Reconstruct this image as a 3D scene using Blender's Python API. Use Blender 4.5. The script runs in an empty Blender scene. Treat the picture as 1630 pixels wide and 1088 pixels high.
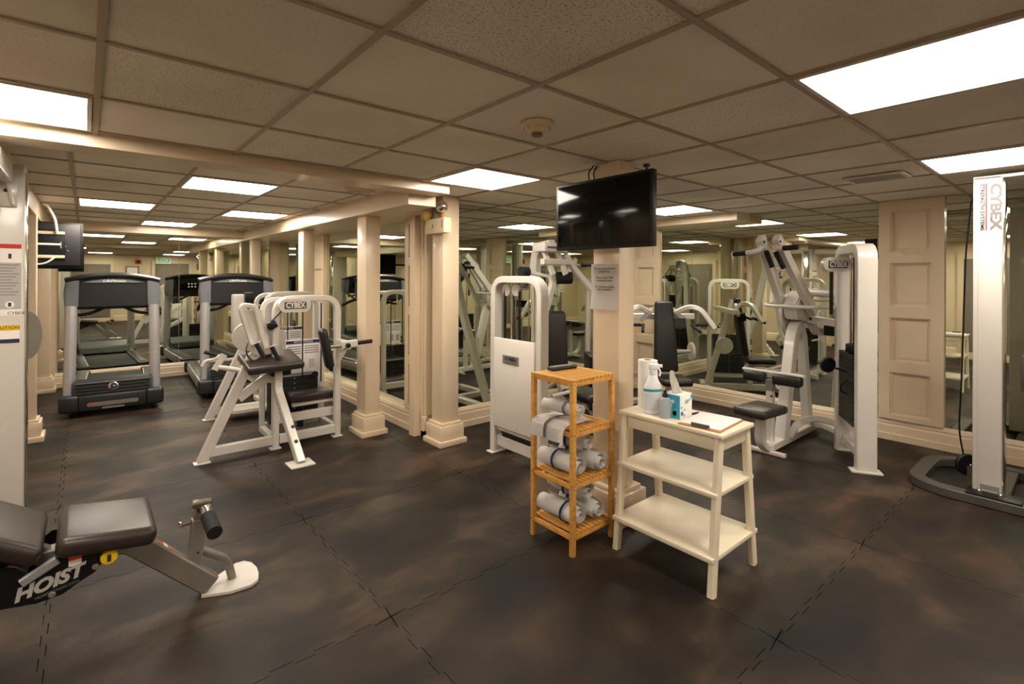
import bpy, bmesh, math, random
from mathutils import Vector, Matrix, noise
random.seed(7)
# ------------------------------------------------------------------ camera, world, exposure
SC = bpy.context.scene
COL = SC.collection
CAM_H = 1.43; YAW = 0.7053; ROLL = 0.0039; FPX = 797.2; CYPX = 441.7
cd = bpy.data.cameras.new('camera'); cam = bpy.data.objects.new('camera', cd); COL.objects.link(cam)
cd.sensor_width = 36.0; cd.lens = FPX / 1630 * 36.0
cd.shift_y = -(544 - CYPX) / 1630
cd.clip_start = 0.02; cd.clip_end = 100
cam.location = (0, 0, CAM_H)
_f = Vector((math.sin(YAW), math.cos(YAW), 0)); _r = Vector((math.cos(YAW), -math.sin(YAW), 0)); _u = Vector((0, 0, 1))
_r2 = _r * math.cos(ROLL) + _u * math.sin(ROLL); _u2 = -_r * math.sin(ROLL) + _u * math.cos(ROLL)
cam.matrix_world = Matrix(((_r2.x, _u2.x, -_f.x, 0), (_r2.y, _u2.y, -_f.y, 0), (_r2.z, _u2.z, -_f.z, CAM_H), (0, 0, 0, 1)))
SC.camera = cam
w = bpy.data.worlds.new('world'); SC.world = w; w.use_nodes = True
w.node_tree.nodes['Background'].inputs[0].default_value = (0.02, 0.02, 0.02, 1)
SC.view_settings.view_transform = 'Standard'; SC.view_settings.look = 'None'
SC.view_settings.gamma = 1.0; SC.view_settings.use_curve_mapping = False
SC.view_settings.exposure = 0.0
LAMP_STRENGTH = 27.0
LAMP_COLOR = (1.0, 0.90, 0.77, 1)

CEIL = 2.127; U_R = 5.50; V_REC = 3.98; U_L = 2.40; V_END = 8.66; U_W = -1.12; V_BACK = -3.0

# ------------------------------------------------------------------ materials
MATS = {}
def srgb(r, g, b):
    def c(x):
        x /= 255.0
        return x / 12.92 if x <= 0.04045 else ((x + 0.055) / 1.055) ** 2.4
    return (c(r), c(g), c(b), 1)
def mat(name, col, rough=0.5, metal=0.0, var=0.0, vscale=6.0, bump=0.0, bscale=60.0, spec=0.5, coat=0.0, detail=4.0):
    if name in MATS: return MATS[name]
    m = bpy.data.materials.new(name); m.use_nodes = True
    nt = m.node_tree; b = nt.nodes['Principled BSDF']
    b.inputs['Base Color'].default_value = col; b.inputs['Roughness'].default_value = rough
    b.inputs['Metallic'].default_value = metal; b.inputs['Specular IOR Level'].default_value = spec
    b.inputs['Coat Weight'].default_value = coat
    tc = nt.nodes.new('ShaderNodeTexCoord')
    if var > 0:
        n = nt.nodes.new('ShaderNodeTexNoise'); n.inputs['Scale'].default_value = vscale; n.inputs['Detail'].default_value = detail
        nt.links.new(tc.outputs['Object'], n.inputs['Vector'])
        cr = nt.nodes.new('ShaderNodeValToRGB')
        cr.color_ramp.elements[0].position = 0.3; cr.color_ramp.elements[1].position = 0.7
        cr.color_ramp.elements[0].color = tuple(c * (1 - var) for c in col[:3]) + (1,)
        cr.color_ramp.elements[1].color = tuple(min(1, c * (1 + var)) for c in col[:3]) + (1,)
        nt.links.new(n.outputs['Fac'], cr.inputs['Fac']); nt.links.new(cr.outputs['Color'], b.inputs['Base Color'])
    if bump > 0:
        n2 = nt.nodes.new('ShaderNodeTexNoise'); n2.inputs['Scale'].default_value = bscale; n2.inputs['Detail'].default_value = 3
        nt.links.new(tc.outputs['Object'], n2.inputs['Vector'])
        bp = nt.nodes.new('ShaderNodeBump'); bp.inputs['Strength'].default_value = bump; bp.inputs['Distance'].default_value = 0.01
        nt.links.new(n2.outputs['Fac'], bp.inputs['Height']); nt.links.new(bp.outputs['Normal'], b.inputs['Normal'])
    MATS[name] = m
    return m
def emis(name, col, s):
    m = bpy.data.materials.new(name); m.use_nodes = True
    b = m.node_tree.nodes['Principled BSDF']
    b.inputs['Base Color'].default_value = (0.8, 0.8, 0.8, 1)
    b.inputs['Emission Color'].default_value = col; b.inputs['Emission Strength'].default_value = s
    MATS[name] = m
    return m
M_PAINT = mat('cream_paint', srgb(218, 198, 170), 0.32, var=0.03, vscale=3, coat=0.1)
M_WALL = mat('beige_wall_paint', srgb(216, 196, 168), 0.45, var=0.03, vscale=2)
M_WHITE = mat('white_enamel', srgb(208, 202, 194), 0.28, var=0.02, vscale=8, coat=0.2)
M_SHROUD = mat('white_plastic_shroud', srgb(222, 216, 208), 0.4, var=0.02, vscale=5)
M_BLACK = mat('black_vinyl', srgb(22, 18, 16), 0.4, var=0.2, vscale=5, bump=0.08, bscale=250)
M_BENCH = mat('brown_black_vinyl', srgb(48, 40, 36), 0.36, var=0.12, vscale=4, bump=0.06, bscale=250)
M_FOAM = mat('black_foam', srgb(14, 12, 12), 0.75)
M_BPLAST = mat('black_plastic', srgb(14, 13, 13), 0.4, spec=0.35)
M_STACK = mat('black_weight_steel', srgb(20, 17, 15), 0.5, var=0.2, vscale=20)
M_CHROME = mat('chrome', (0.75, 0.72, 0.68, 1), 0.12, 1.0)
M_STEEL = mat('grey_steel_paint', srgb(134, 128, 120), 0.35, 0.3, var=0.06, vscale=9)
M_ALU = mat('brushed_aluminium', srgb(190, 190, 196), 0.3, 0.6, var=0.04, vscale=30)
M_TGREY = mat('treadmill_grey_plastic', srgb(92, 93, 98), 0.4)
M_TDARK = mat('treadmill_dark_plastic', srgb(36, 35, 37), 0.4)
M_BELT = mat('treadmill_belt', srgb(40, 38, 36), 0.7, var=0.2, vscale=30)
M_SCREEN = mat('dark_screen_glass', srgb(9, 8, 8), 0.1, spec=0.25)
M_DGREY = mat('dark_grey_paint', srgb(74, 70, 66), 0.5, var=0.1, vscale=15)
M_PAPER = mat('white_paper', srgb(236, 232, 228), 0.7)
M_INK = mat('dark_ink', srgb(40, 38, 40), 0.7)
M_GINK = mat('grey_ink', srgb(128, 124, 120), 0.7)
M_NAVY = mat('navy_ink', srgb(34, 38, 66), 0.6)
M_RED = mat('red_ink', srgb(200, 48, 36), 0.6)
M_YEL = mat('yellow_plastic', srgb(232, 190, 30), 0.4)
M_ORANGE = mat('orange_ink', srgb(206, 110, 58), 0.5)
M_LGREY = mat('light_grey_print', srgb(176, 172, 168), 0.6)
M_TAN = mat('clipboard_hardboard', srgb(176, 116, 62), 0.6, var=0.12, vscale=40)
M_TABLE = mat('worn_cream_wood_paint', srgb(228, 218, 194), 0.45, var=0.04, vscale=9, bump=0.05, bscale=40)
M_TOWEL = mat('white_terry', srgb(246, 243, 240), 0.95, var=0.02, vscale=40, bump=0.35, bscale=220)
M_TBLUE = mat('blue_towel_stripe', srgb(38, 72, 128), 0.95, bump=0.5, bscale=220)
M_TGRAY = mat('grey_towel_stripe', srgb(150, 142, 138), 0.95, bump=0.5, bscale=220)
M_GRID = mat('ceiling_grid_metal', srgb(168, 150, 128), 0.45)
M_SMOKE = mat('aged_white_plastic', srgb(222, 204, 172), 0.45)
M_LAMPFRAME = mat('light_frame_metal', srgb(214, 206, 196), 0.4)
M_EMIT = emis('lit_diffuser', LAMP_COLOR, LAMP_STRENGTH)
M_GREY_SHADE = mat('grey_roller_shade', srgb(126, 116, 106), 0.8, var=0.05, vscale=8)
M_GREEN = emis('green_sign_light', (0.02, 0.42, 0.14, 1), 0.8); M_GREEN.node_tree.nodes['Principled BSDF'].inputs['Base Color'].default_value = (0.01, 0.2, 0.07, 1)
M_MIRROR = mat('green_tinted_mirror', (0.70, 0.735, 0.62, 1), 0.01, 1.0)
M_MEDGE = mat('mirror_edge', srgb(70, 84, 70), 0.3)
M_CLEAR = mat('clear_bottle', srgb(232, 234, 238), 0.12, spec=0.6)
M_CLEAR.node_tree.nodes['Principled BSDF'].inputs['Transmission Weight'].default_value = 0.6
M_BOTTLE = mat('white_bottle_plastic', srgb(232, 234, 236), 0.3)
M_TEAL = mat('teal_print', srgb(46, 150, 150), 0.5)
M_CYAN = mat('cyan_print', srgb(60, 172, 204), 0.5)
M_BLUEP = mat('deep_blue_print', srgb(38, 84, 148), 0.5)

def m_bamboo():
    m = bpy.data.materials.new('bamboo'); m.use_nodes = True; nt = m.node_tree; b = nt.nodes['Principled BSDF']
    tc = nt.nodes.new('ShaderNodeTexCoord'); mp = nt.nodes.new('ShaderNodeMapping'); mp.inputs['Scale'].default_value = (30, 30, 30)
    n = nt.nodes.new('ShaderNodeTexNoise'); n.inputs['Scale'].default_value = 1.6; n.inputs['Detail'].default_value = 5
    cr = nt.nodes.new('ShaderNodeValToRGB')
    cr.color_ramp.elements[0].color = srgb(196, 136, 58); cr.color_ramp.elements[1].color = srgb(226, 172, 92)
    cr.color_ramp.elements[0].position = 0.3; cr.color_ramp.elements[1].position = 0.7
    nt.links.new(tc.outputs['Object'], mp.inputs['Vector']); nt.links.new(mp.outputs['Vector'], n.inputs['Vector'])
    nt.links.new(n.outputs['Fac'], cr.inputs['Fac']); nt.links.new(cr.outputs['Color'], b.inputs['Base Color'])
    b.inputs['Roughness'].default_value = 0.35
    return m
M_BAMBOO = m_bamboo()

def m_tile():
    m = bpy.data.materials.new('ceiling_tile_fissured'); m.use_nodes = True; nt = m.node_tree; b = nt.nodes['Principled BSDF']
    g = nt.nodes.new('ShaderNodeNewGeometry'); oi = nt.nodes.new('ShaderNodeObjectInfo')
    n = nt.nodes.new('ShaderNodeTexNoise'); n.inputs['Scale'].default_value = 130; n.inputs['Detail'].default_value = 3
    cr = nt.nodes.new('ShaderNodeValToRGB'); cr.color_ramp.elements[0].position = 0.30; cr.color_ramp.elements[1].position = 0.46
    cr.color_ramp.elements[0].color = srgb(176, 162, 146); cr.color_ramp.elements[1].color = srgb(246, 238, 226)
    n2 = nt.nodes.new('ShaderNodeTexNoise'); n2.inputs['Scale'].default_value = 1.6; n2.inputs['Detail'].default_value = 3
    mix = nt.nodes.new('ShaderNodeMix'); mix.data_type = 'RGBA'; mix.blend_type = 'MULTIPLY'; mix.inputs['Factor'].default_value = 1
    cr2 = nt.nodes.new('ShaderNodeValToRGB'); cr2.color_ramp.elements[0].color = (0.84, 0.82, 0.78, 1); cr2.color_ramp.elements[1].color = (1, 1, 1, 1)
    cr2.color_ramp.elements[0].position = 0.35; cr2.color_ramp.elements[1].position = 0.65
    mr = nt.nodes.new('ShaderNodeMapRange'); mr.inputs['To Min'].default_value = 0.90; mr.inputs['To Max'].default_value = 1.06
    mix2 = nt.nodes.new('ShaderNodeMix'); mix2.data_type = 'RGBA'; mix2.blend_type = 'MULTIPLY'; mix2.inputs['Factor'].default_value = 1
    L = nt.links.new
    L(g.outputs['Position'], n.inputs['Vector']); L(g.outputs['Position'], n2.inputs['Vector'])
    L(n.outputs['Fac'], cr.inputs['Fac']); L(n2.outputs['Fac'], cr2.inputs['Fac'])
    L(cr2.outputs['Color'], mix.inputs['B'])
    spk = nt.nodes.new('ShaderNodeMapRange'); spk.inputs['From Min'].default_value = 0.55; spk.inputs['From Max'].default_value = 0.95; spk.inputs['To Min'].default_value = 0.25
    mxs = nt.nodes.new('ShaderNodeMix'); mxs.data_type = 'RGBA'; mxs.inputs['A'].default_value = srgb(240, 231, 218)
    wn = nt.nodes.new('ShaderNodeTexWhiteNoise'); wn.noise_dimensions = '1D'; L(oi.outputs['Random'], wn.inputs['W']); L(wn.outputs['Value'], spk.inputs['Value'])
    L(spk.outputs['Result'], mxs.inputs['Factor']); L(cr.outputs['Color'], mxs.inputs['B']); L(mxs.outputs['Result'], mix.inputs['A'])
    L(oi.outputs['Random'], mr.inputs['Value']); L(mix.outputs['Result'], mix2.inputs['A']); L(mr.outputs['Result'], mix2.inputs['B'])
    L(mix2.outputs['Result'], b.inputs['Base Color'])
    b.inputs['Roughness'].default_value = 0.9
    bp = nt.nodes.new('ShaderNodeBump'); bp.inputs['Strength'].default_value = 0.15; bp.inputs['Distance'].default_value = 0.003
    L(n.outputs['Fac'], bp.inputs['Height']); L(bp.outputs['Normal'], b.inputs['Normal'])
    return m
M_TILE = m_tile()

def m_rubber():
    m = bpy.data.materials.new('worn_black_rubber'); m.use_nodes = True; nt = m.node_tree; b = nt.nodes['Principled BSDF']
    g = nt.nodes.new('ShaderNodeNewGeometry'); oi = nt.nodes.new('ShaderNodeObjectInfo')
    mp = nt.nodes.new('ShaderNodeMapping'); mp.inputs['Scale'].default_value = (1.0, 1.6, 1.0); mp.inputs['Rotation'].default_value = (0, 0, 0.5)
    n = nt.nodes.new('ShaderNodeTexNoise'); n.inputs['Scale'].default_value = 1.7; n.inputs['Detail'].default_value = 4; n.inputs['Roughness'].default_value = 0.5; n.inputs['Distortion'].default_value = 0.5
    cr = nt.nodes.new('ShaderNodeValToRGB')
    e = cr.color_ramp.elements
    e[0].position = 0.30; e[0].color = srgb(15, 11, 8); e[1].position = 0.72; e[1].color = srgb(82, 65, 53)
    em = cr.color_ramp.elements.new(0.52); em.color = srgb(42, 33, 26)
    n2 = nt.nodes.new('ShaderNodeTexNoise'); n2.inputs['Scale'].default_value = 90; n2.inputs['Detail'].default_value = 4
    mr2 = nt.nodes.new('ShaderNodeMapRange'); mr2.inputs['To Min'].default_value = 0.75; mr2.inputs['To Max'].default_value = 1.25
    mr = nt.nodes.new('ShaderNodeMapRange'); mr.inputs['To Min'].default_value = 0.78; mr.inputs['To Max'].default_value = 1.2
    mu = nt.nodes.new('ShaderNodeMath'); mu.operation = 'MULTIPLY'
    mix = nt.nodes.new('ShaderNodeMix'); mix.data_type = 'RGBA'; mix.blend_type = 'MULTIPLY'; mix.inputs['Factor'].default_value = 1
    L = nt.links.new
    L(g.outputs['Position'], mp.inputs['Vector']); L(mp.outputs['Vector'], n.inputs['Vector']); L(g.outputs['Position'], n2.inputs['Vector'])
    L(n.outputs['Fac'], cr.inputs['Fac']); L(n2.outputs['Fac'], mr2.inputs['Value']); L(oi.outputs['Random'], mr.inputs['Value'])
    L(mr.outputs['Result'], mu.inputs[0]); L(mr2.outputs['Result'], mu.inputs[1])
    L(cr.outputs['Color'], mix.inputs['A']); L(mu.outputs['Value'], mix.inputs['B'])
    n3 = nt.nodes.new('ShaderNodeTexNoise'); n3.inputs['Scale'].default_value = 1.1; n3.inputs['Detail'].default_value = 2
    off = nt.nodes.new('ShaderNodeVectorMath'); off.inputs[1].default_value = (7.3, 2.1, 4.0); L(g.outputs['Position'], off.inputs[0]); L(off.outputs['Vector'], n3.inputs['Vector'])
    hue = nt.nodes.new('ShaderNodeValToRGB'); hue.color_ramp.elements[0].position = 0.4; hue.color_ramp.elements[1].position = 0.6
    hue.color_ramp.elements[0].color = (0.82, 0.90, 0.86, 1); hue.color_ramp.elements[1].color = (1.0, 0.88, 0.78, 1)
    mixh = nt.nodes.new('ShaderNodeMix'); mixh.data_type = 'RGBA'; mixh.blend_type = 'MULTIPLY'; mixh.inputs['Factor'].default_value = 1
    L(n3.outputs['Fac'], hue.inputs['Fac']); L(mix.outputs['Result'], mixh.inputs['A']); L(hue.outputs['Color'], mixh.inputs['B']); L(mixh.outputs['Result'], b.inputs['Base Color'])
    b.inputs['Specular IOR Level'].default_value = 0.3
    mr3 = nt.nodes.new('ShaderNodeMapRange'); mr3.inputs['To Min'].default_value = 0.66; mr3.inputs['To Max'].default_value = 0.48
    L(n.outputs['Fac'], mr3.inputs['Value']); L(mr3.outputs['Result'], b.inputs['Roughness'])
    bp = nt.nodes.new('ShaderNodeBump'); bp.inputs['Strength'].default_value = 0.25; bp.inputs['Distance'].default_value = 0.003
    L(n2.outputs['Fac'], bp.inputs['Height']); L(bp.outputs['Normal'], b.inputs['Normal'])
    return m
M_RUBBER = m_rubber()

# ------------------------------------------------------------------ mesh helpers
def V(*a): return Vector(a)
def nb(): return bmesh.new()
def box(bm, lo, hi, bev=0.0, M=None, seg=2):
    c = [(a + b) / 2 for a, b in zip(lo, hi)]; s = [abs(b - a) for a, b in zip(lo, hi)]
    t = bmesh.new()
    bmesh.ops.create_cube(t, size=1.0)
    for v in t.verts: v.co = Vector((v.co.x * s[0], v.co.y * s[1], v.co.z * s[2]))
    if bev > 0:
        bmesh.ops.bevel(t, geom=list(t.edges), offset=min(bev, min(s) * 0.49), segments=seg, affect='EDGES', profile=0.5)
    for v in t.verts:
        v.co = v.co + Vector(c)
        if M is not None: v.co = M @ v.co
    merge(bm, t)
def merge(bm, t):
    me = bpy.data.meshes.new('tmp'); t.to_mesh(me); t.free(); bm.from_mesh(me); bpy.data.meshes.remove(me)
def rounded(pts, r, seg=5):
    pts = [Vector(p) for p in pts]; out = [pts[0]]
    for i in range(1, len(pts) - 1):
        a, b, c = pts[i - 1], pts[i], pts[i + 1]
        d1 = (a - b); d2 = (c - b); rr = min(r, d1.length * 0.49, d2.length * 0.49)
        p1 = b + d1.normalized() * rr; p2 = b + d2.normalized() * rr
        for k in range(seg + 1):
            t = k / seg
            out.append(p1 * (1 - t) ** 2 + b * 2 * t * (1 - t) + p2 * t * t)
    out.append(pts[-1])
    return out
def sweep(bm, pts, prof, ref, closed=False, cap=True):
    """prof: list of (a, b); a along s = t x b, b along ref-projected"""
    pts = [Vector(p) for p in pts]; n = len(pts); rings = []
    for i, p in enumerate(pts):
        if closed: t = (pts[(i + 1) % n] - pts[i - 1])
        elif i == 0: t = pts[1] - pts[0]
        elif i == n - 1: t = pts[-1] - pts[-2]
        else: t = (pts[i + 1] - p).normalized() + (p - pts[i - 1]).normalized()
        t.normalize()
        b = Vector(ref) - t * Vector(ref).dot(t)
        if b.length < 1e-5: b = t.orthogonal()
        b.normalize(); s = t.cross(b)
        rings.append([bm.verts.new(p + s * a + b * c) for a, c in prof])
    m = len(prof); last = n if closed else n - 1
    for i in range(last):
        A, B = rings[i], rings[(i + 1) % n]
        for k in range(m):
            f = bm.faces.new((A[k], A[(k + 1) % m], B[(k + 1) % m], B[k]))
    if cap and not closed:
        bm.faces.new(rings[0][::-1]); bm.faces.new(rings[-1])
def rprof(w_, h_, bev=0.006):
    a, b = w_ / 2, h_ / 2; e = min(bev, a * 0.6, b * 0.6)
    return [(-a + e, -b), (a - e, -b), (a, -b + e), (a, b - e), (a - e, b), (-a + e, b), (-a, b - e), (-a, -b + e)]
def cprof(r, n=12): return [(r * math.cos(2 * math.pi * k / n), r * math.sin(2 * math.pi * k / n)) for k in range(n)]
def bar(bm, pts, w_, h_, ref, r=0.0, seg=5):
    sweep(bm, rounded(pts, r, seg) if r > 0 else pts, rprof(w_, h_), ref)
def rod(bm, pts, rad, r=0.0, n=10, ref=(0.13, 0.21, 0.97), seg=6):
    sweep(bm, rounded(pts, r, seg) if r > 0 else pts, cprof(rad, n), ref)
def disc(bm, c, axis, rad, th, n=28, bev=0.0):
    ax = Vector(axis).normalized(); c = Vector(c)
    if bev > 0:
        pr = [(rad - bev, -th / 2), (rad, -th / 2 + bev), (rad, th / 2 - bev), (rad - bev, th / 2)]
    else: pr = [(rad, -th / 2), (rad, th / 2)]
    lathe(bm, c, ax, pr, n)
def lathe(bm, c, axis, pr, n=24):
    ax = Vector(axis).normalized(); o = ax.orthogonal().normalized(); q = ax.cross(o); c = Vector(c); rings = []
    for r, h in pr:
        rings.append([bm.verts.new(c + ax * h + (o * math.cos(2 * math.pi * k / n) + q * math.sin(2 * math.pi * k / n)) * max(r, 1e-4)) for k in range(n)])
    for A, B in zip(rings, rings[1:]):
        for k in range(n): bm.faces.new((A[k], A[(k + 1) % n], B[(k + 1) % n], B[k]))
    bm.faces.new(rings[0][::-1]); bm.faces.new(rings[-1])
def prism(bm, poly, o, ex, ey, th):
    """poly 2D in plane (ex, ey) at o, extruded by th along ex x ey (centred)"""
    ex = Vector(ex).normalized(); ey = Vector(ey).normalized(); n = ex.cross(ey); o = Vector(o)
    A = [bm.verts.new(o + ex * x + ey * y - n * th / 2) for x, y in poly]
    B = [bm.verts.new(o + ex * x + ey * y + n * th / 2) for x, y in poly]
    m = len(poly)
    bm.faces.new(A[::-1]); bm.faces.new(B)
    for k in range(m): bm.faces.new((A[k], A[(k + 1) % m], B[(k + 1) % m], B[k]))
def stadium(wd, ht, n=10):
    r = ht / 2; a = wd / 2 - r; pts = []
    for k in range(n + 1): t = -math.pi / 2 + math.pi * k / n; pts.append((a + r * math.cos(t), r * math.sin(t)))
    for k in range(n + 1): t = math.pi / 2 + math.pi * k / n; pts.append((-a + r * math.cos(t), r * math.sin(t)))
    return pts
def rrect(wd, ht, r, n=4):
    pts = []
    for cx, cy, t0 in ((wd / 2 - r, -ht / 2 + r, -90), (wd / 2 - r, ht / 2 - r, 0), (-wd / 2 + r, ht / 2 - r, 90), (-wd / 2 + r, -ht / 2 + r, 180)):
        for k in range(n + 1):
            t = math.radians(t0 + 90 * k / n); pts.append((cx + r * math.cos(t), cy + r * math.sin(t)))
    return pts
def frame_M(o, ex, ey):
    ex = Vector(ex).normalized(); ey = Vector(ey); ey = (ey - ex * ey.dot(ex)).normalized(); ez = ex.cross(ey); o = Vector(o)
    return Matrix(((ex.x, ey.x, ez.x, o.x), (ex.y, ey.y, ez.y, o.y), (ex.z, ey.z, ez.z, o.z), (0, 0, 0, 1)))
def obj(name, bm, material, parent=None, smooth=True):
    """one mesh object; bm is in the parent's frame (world for top level); origin put at its centre"""
    bmesh.ops.recalc_face_normals(bm, faces=bm.faces)
    me = bpy.data.meshes.new(name)
    if bm.verts:
        lo = Vector([min(v.co[i] for v in bm.verts) for i in range(3)]); hi = Vector([max(v.co[i] for v in bm.verts) for i in range(3)])
        c = (lo + hi) / 2
    else: c = Vector()
    if parent is None: c.z = lo.z
    for v in bm.verts: v.co -= c
    bm.to_mesh(me); bm.free()
    if smooth:
        me.polygons.foreach_set('use_smooth', [True] * len(me.polygons))
        try: me.set_sharp_from_angle(angle=math.radians(35))
        except Exception: pass
    me.materials.append(material)
    o = bpy.data.objects.new(name, me); COL.objects.link(o)
    if parent is not None:
        o.parent = parent; off = parent.get('_off')
        o.location = c - Vector(off) if off is not None else c
        o['_off'] = tuple(c)
    else:
        o.location = c; o['_off'] = tuple(c)
    return o
def thing(name, label, cat, loc=(0, 0, 0), rotz=0.0, group=None, local=False):
    """Empty at the base. Parts are meshed in world coords (local=False) or in the thing's own frame (local=True)."""
    o = bpy.data.objects.new(name, None); COL.objects.link(o); o.empty_display_size = 0.1
    o.location = loc; o.rotation_euler = (0, 0, rotz); o['label'] = label; o['category'] = cat
    if group: o['group'] = group
    o['_off'] = (0, 0, 0) if local else tuple(loc)
    return o
def tag(o, label, cat, group=None):
    o['label'] = label; o['category'] = cat
    if group: o['group'] = group
    return o
def struct(name, bm, m, parent=None, smooth=False):
    o = obj(name, bm, m, parent, smooth)
    if parent is None: o['kind'] = 'structure'
    return o
def pbox(name, lo, hi, m, parent, bev=0.004, M=None):
    b = nb(); box(b, lo, hi, bev, M); return obj(name, b, m, parent)
def pbar(name, pts, w_, h_, ref, m, parent, r=0.0):
    b = nb(); bar(b, pts, w_, h_, ref, r); return obj(name, b, m, parent)
def prod(name, pts, rad, m, parent, r=0.0, n=10):
    b = nb(); rod(b, pts, rad, r, n); return obj(name, b, m, parent)
def pdisc(name, c, ax, rad, th, m, parent, bev=0.003, n=28):
    b = nb(); disc(b, c, ax, rad, th, n, bev); return obj(name, b, m, parent)
def ptext(name, body, o, ex, ey, size, m, parent, align='CENTER', width=None, th=0.0008, lift=0.0012, label=None, shear=0.0, bold=0.0):
    cu = bpy.data.curves.new('txt', 'FONT'); cu.body = body; cu.size = size; cu.align_x = align; cu.align_y = 'CENTER'
    cu.extrude = th / 2; cu.shear = shear; cu.offset = bold * size; cu.resolution_u = 3
    to = bpy.data.objects.new('txt', cu); COL.objects.link(to)
    dg = bpy.context.evaluated_depsgraph_get(); dg.update()
    me = bpy.data.meshes.new_from_object(to.evaluated_get(dg))
    bpy.data.objects.remove(to); bpy.data.curves.remove(cu)
    b = nb(); b.from_mesh(me); bpy.data.meshes.remove(me)
    if not b.verts: b.free(); return None
    if width:
        xs = [v.co.x for v in b.verts]; k = width / max(1e-6, max(xs) - min(xs))
        for v in b.verts: v.co.x *= k
    M = frame_M(o, ex, ey)
    for v in b.verts: v.co = M @ Vector((v.co.x, v.co.y, v.co.z + lift))
    p = obj(name, b, m, parent, smooth=False)
    if label: p['label'] = label
    return p
def pad(name, M, sx, sy, sz, m, parent, bev=0.025, taper=1.0):
    """cushion centred in frame M; taper scales x at -y end"""
    t = bmesh.new(); bmesh.ops.create_cube(t, size=1.0)
    for v in t.verts:
        k = taper if v.co.y < 0 else 1.0
        v.co = Vector((v.co.x * sx * k, v.co.y * sy, v.co.z * sz))
    bmesh.ops.bevel(t, geom=list(t.edges), offset=min(bev, sz * 0.45), segments=4, affect='EDGES', profile=0.5)
    for v in t.verts: v.co = M @ v.co
    return obj(name, t, m, parent)

# ------------------------------------------------------------------ floor of interlocking mats
PITCH = 1.106; SU, SV = 0.985, 1.935; TEETH = 14
b = nb(); box(b, (U_W - 0.1, V_BACK - 0.1, -0.06), (U_R + 0.1, V_END + 0.1, -0.012)); FLOOR = struct('floor', b, mat('floor_slab', srgb(20, 17, 15), 0.9))
def wave(nt, amp, p):
    out = []
    for k in range(nt):
        s = 1 if k % 2 == 0 else -1
        out += [(k * p / nt + (0.0 if k else 0.0), s * amp), ((k + 1) * p / nt, s * amp)]
    return out
def mat_outline(gap):
    wv = wave(TEETH, 0.009, PITCH); g = gap
    pts = [(x + 0.0, y + g) for x, y in wv]                      # bottom edge, +x
    right = [(PITCH + y - g, x) for x, y in wv]                  # right edge, +y
    top = [(x, PITCH + y - g) for x, y in reversed(wv)]
    left = [(y + g, x) for x, y in reversed(wv)]
    i = 0.0095
    pts = [p for p in pts if i < p[0] < PITCH - i]; right = [p for p in right if i < p[1] < PITCH - i]
    top = [p for p in top if i < p[0] < PITCH - i]; left = [p for p in left if i < p[1] < PITCH - i]
    return pts + [(PITCH - 0.002 - g, 0.002 + g)] + right + [(PITCH - 0.002 - g, PITCH - 0.002 - g)] + top + [(0.002 + g, PITCH - 0.002 - g)] + left + [(0.002 + g, 0.002 + g)]
def mat_bm(gap=0.0016):
    t = nb(); poly = mat_outline(gap)
    prism(t, poly, (0, 0, -0.0055), (1, 0, 0), (0, 1, 0), 0.011)
    bmesh.ops.recalc_face_normals(t, faces=t.faces)
    bmesh.ops.triangulate(t, faces=t.faces)
    return t
t = mat_bm(); MAT_ME = bpy.data.meshes.new('floor_mat'); t.to_mesh(MAT_ME); t.free(); MAT_ME.materials.append(M_RUBBER)
def add_mat(x, y):
    x1, y1 = x + PITCH, y + PITCH
    lim = []
    umax = U_R if y1 <= V_REC + 0.02 else None
    cuts = []
    if x < U_W: cuts.append(((U_W, 0, 0), (-1, 0, 0)))
    if y < V_BACK: cuts.append(((0, V_BACK, 0), (0, -1, 0)))
    if y1 > V_END: cuts.append(((0, V_END, 0), (0, 1, 0)))
    if x1 > U_R: cuts.append(((U_R, 0, 0), (1, 0, 0)))
    if y >= V_REC and x1 > U_L:
        if x >= U_L: return
        cuts.append(((U_L, 0, 0), (1, 0, 0)))
    elif y < V_REC < y1 and x >= U_L: cuts.append(((0, V_REC, 0), (0, 1, 0)))
    if not cuts: me = MAT_ME
    else:
        t = bmesh.new(); t.from_mesh(MAT_ME)
        for co, no in cuts:
            bmesh.ops.bisect_plane(t, geom=t.verts[:] + t.edges[:] + t.faces[:], plane_co=Vector(co) - Vector((x, y, 0)), plane_no=no, clear_outer=True)
        if not t.verts: t.free(); return
        me = bpy.data.meshes.new('floor_mat'); t.to_mesh(me); t.free(); me.materials.append(M_RUBBER)
    o = bpy.data.objects.new('floor_mat', me); COL.objects.link(o); o.parent = FLOOR
    o.location = Vector((x, y, 0)) - Vector(FLOOR['_off'])
for i in range(-2, 5):
    for j in range(-5, 7):
        x, y = SU + i * PITCH, SV + j * PITCH
        if x + PITCH > U_W and y + PITCH > V_BACK and x < U_R and y < V_END: add_mat(x, y)

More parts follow.
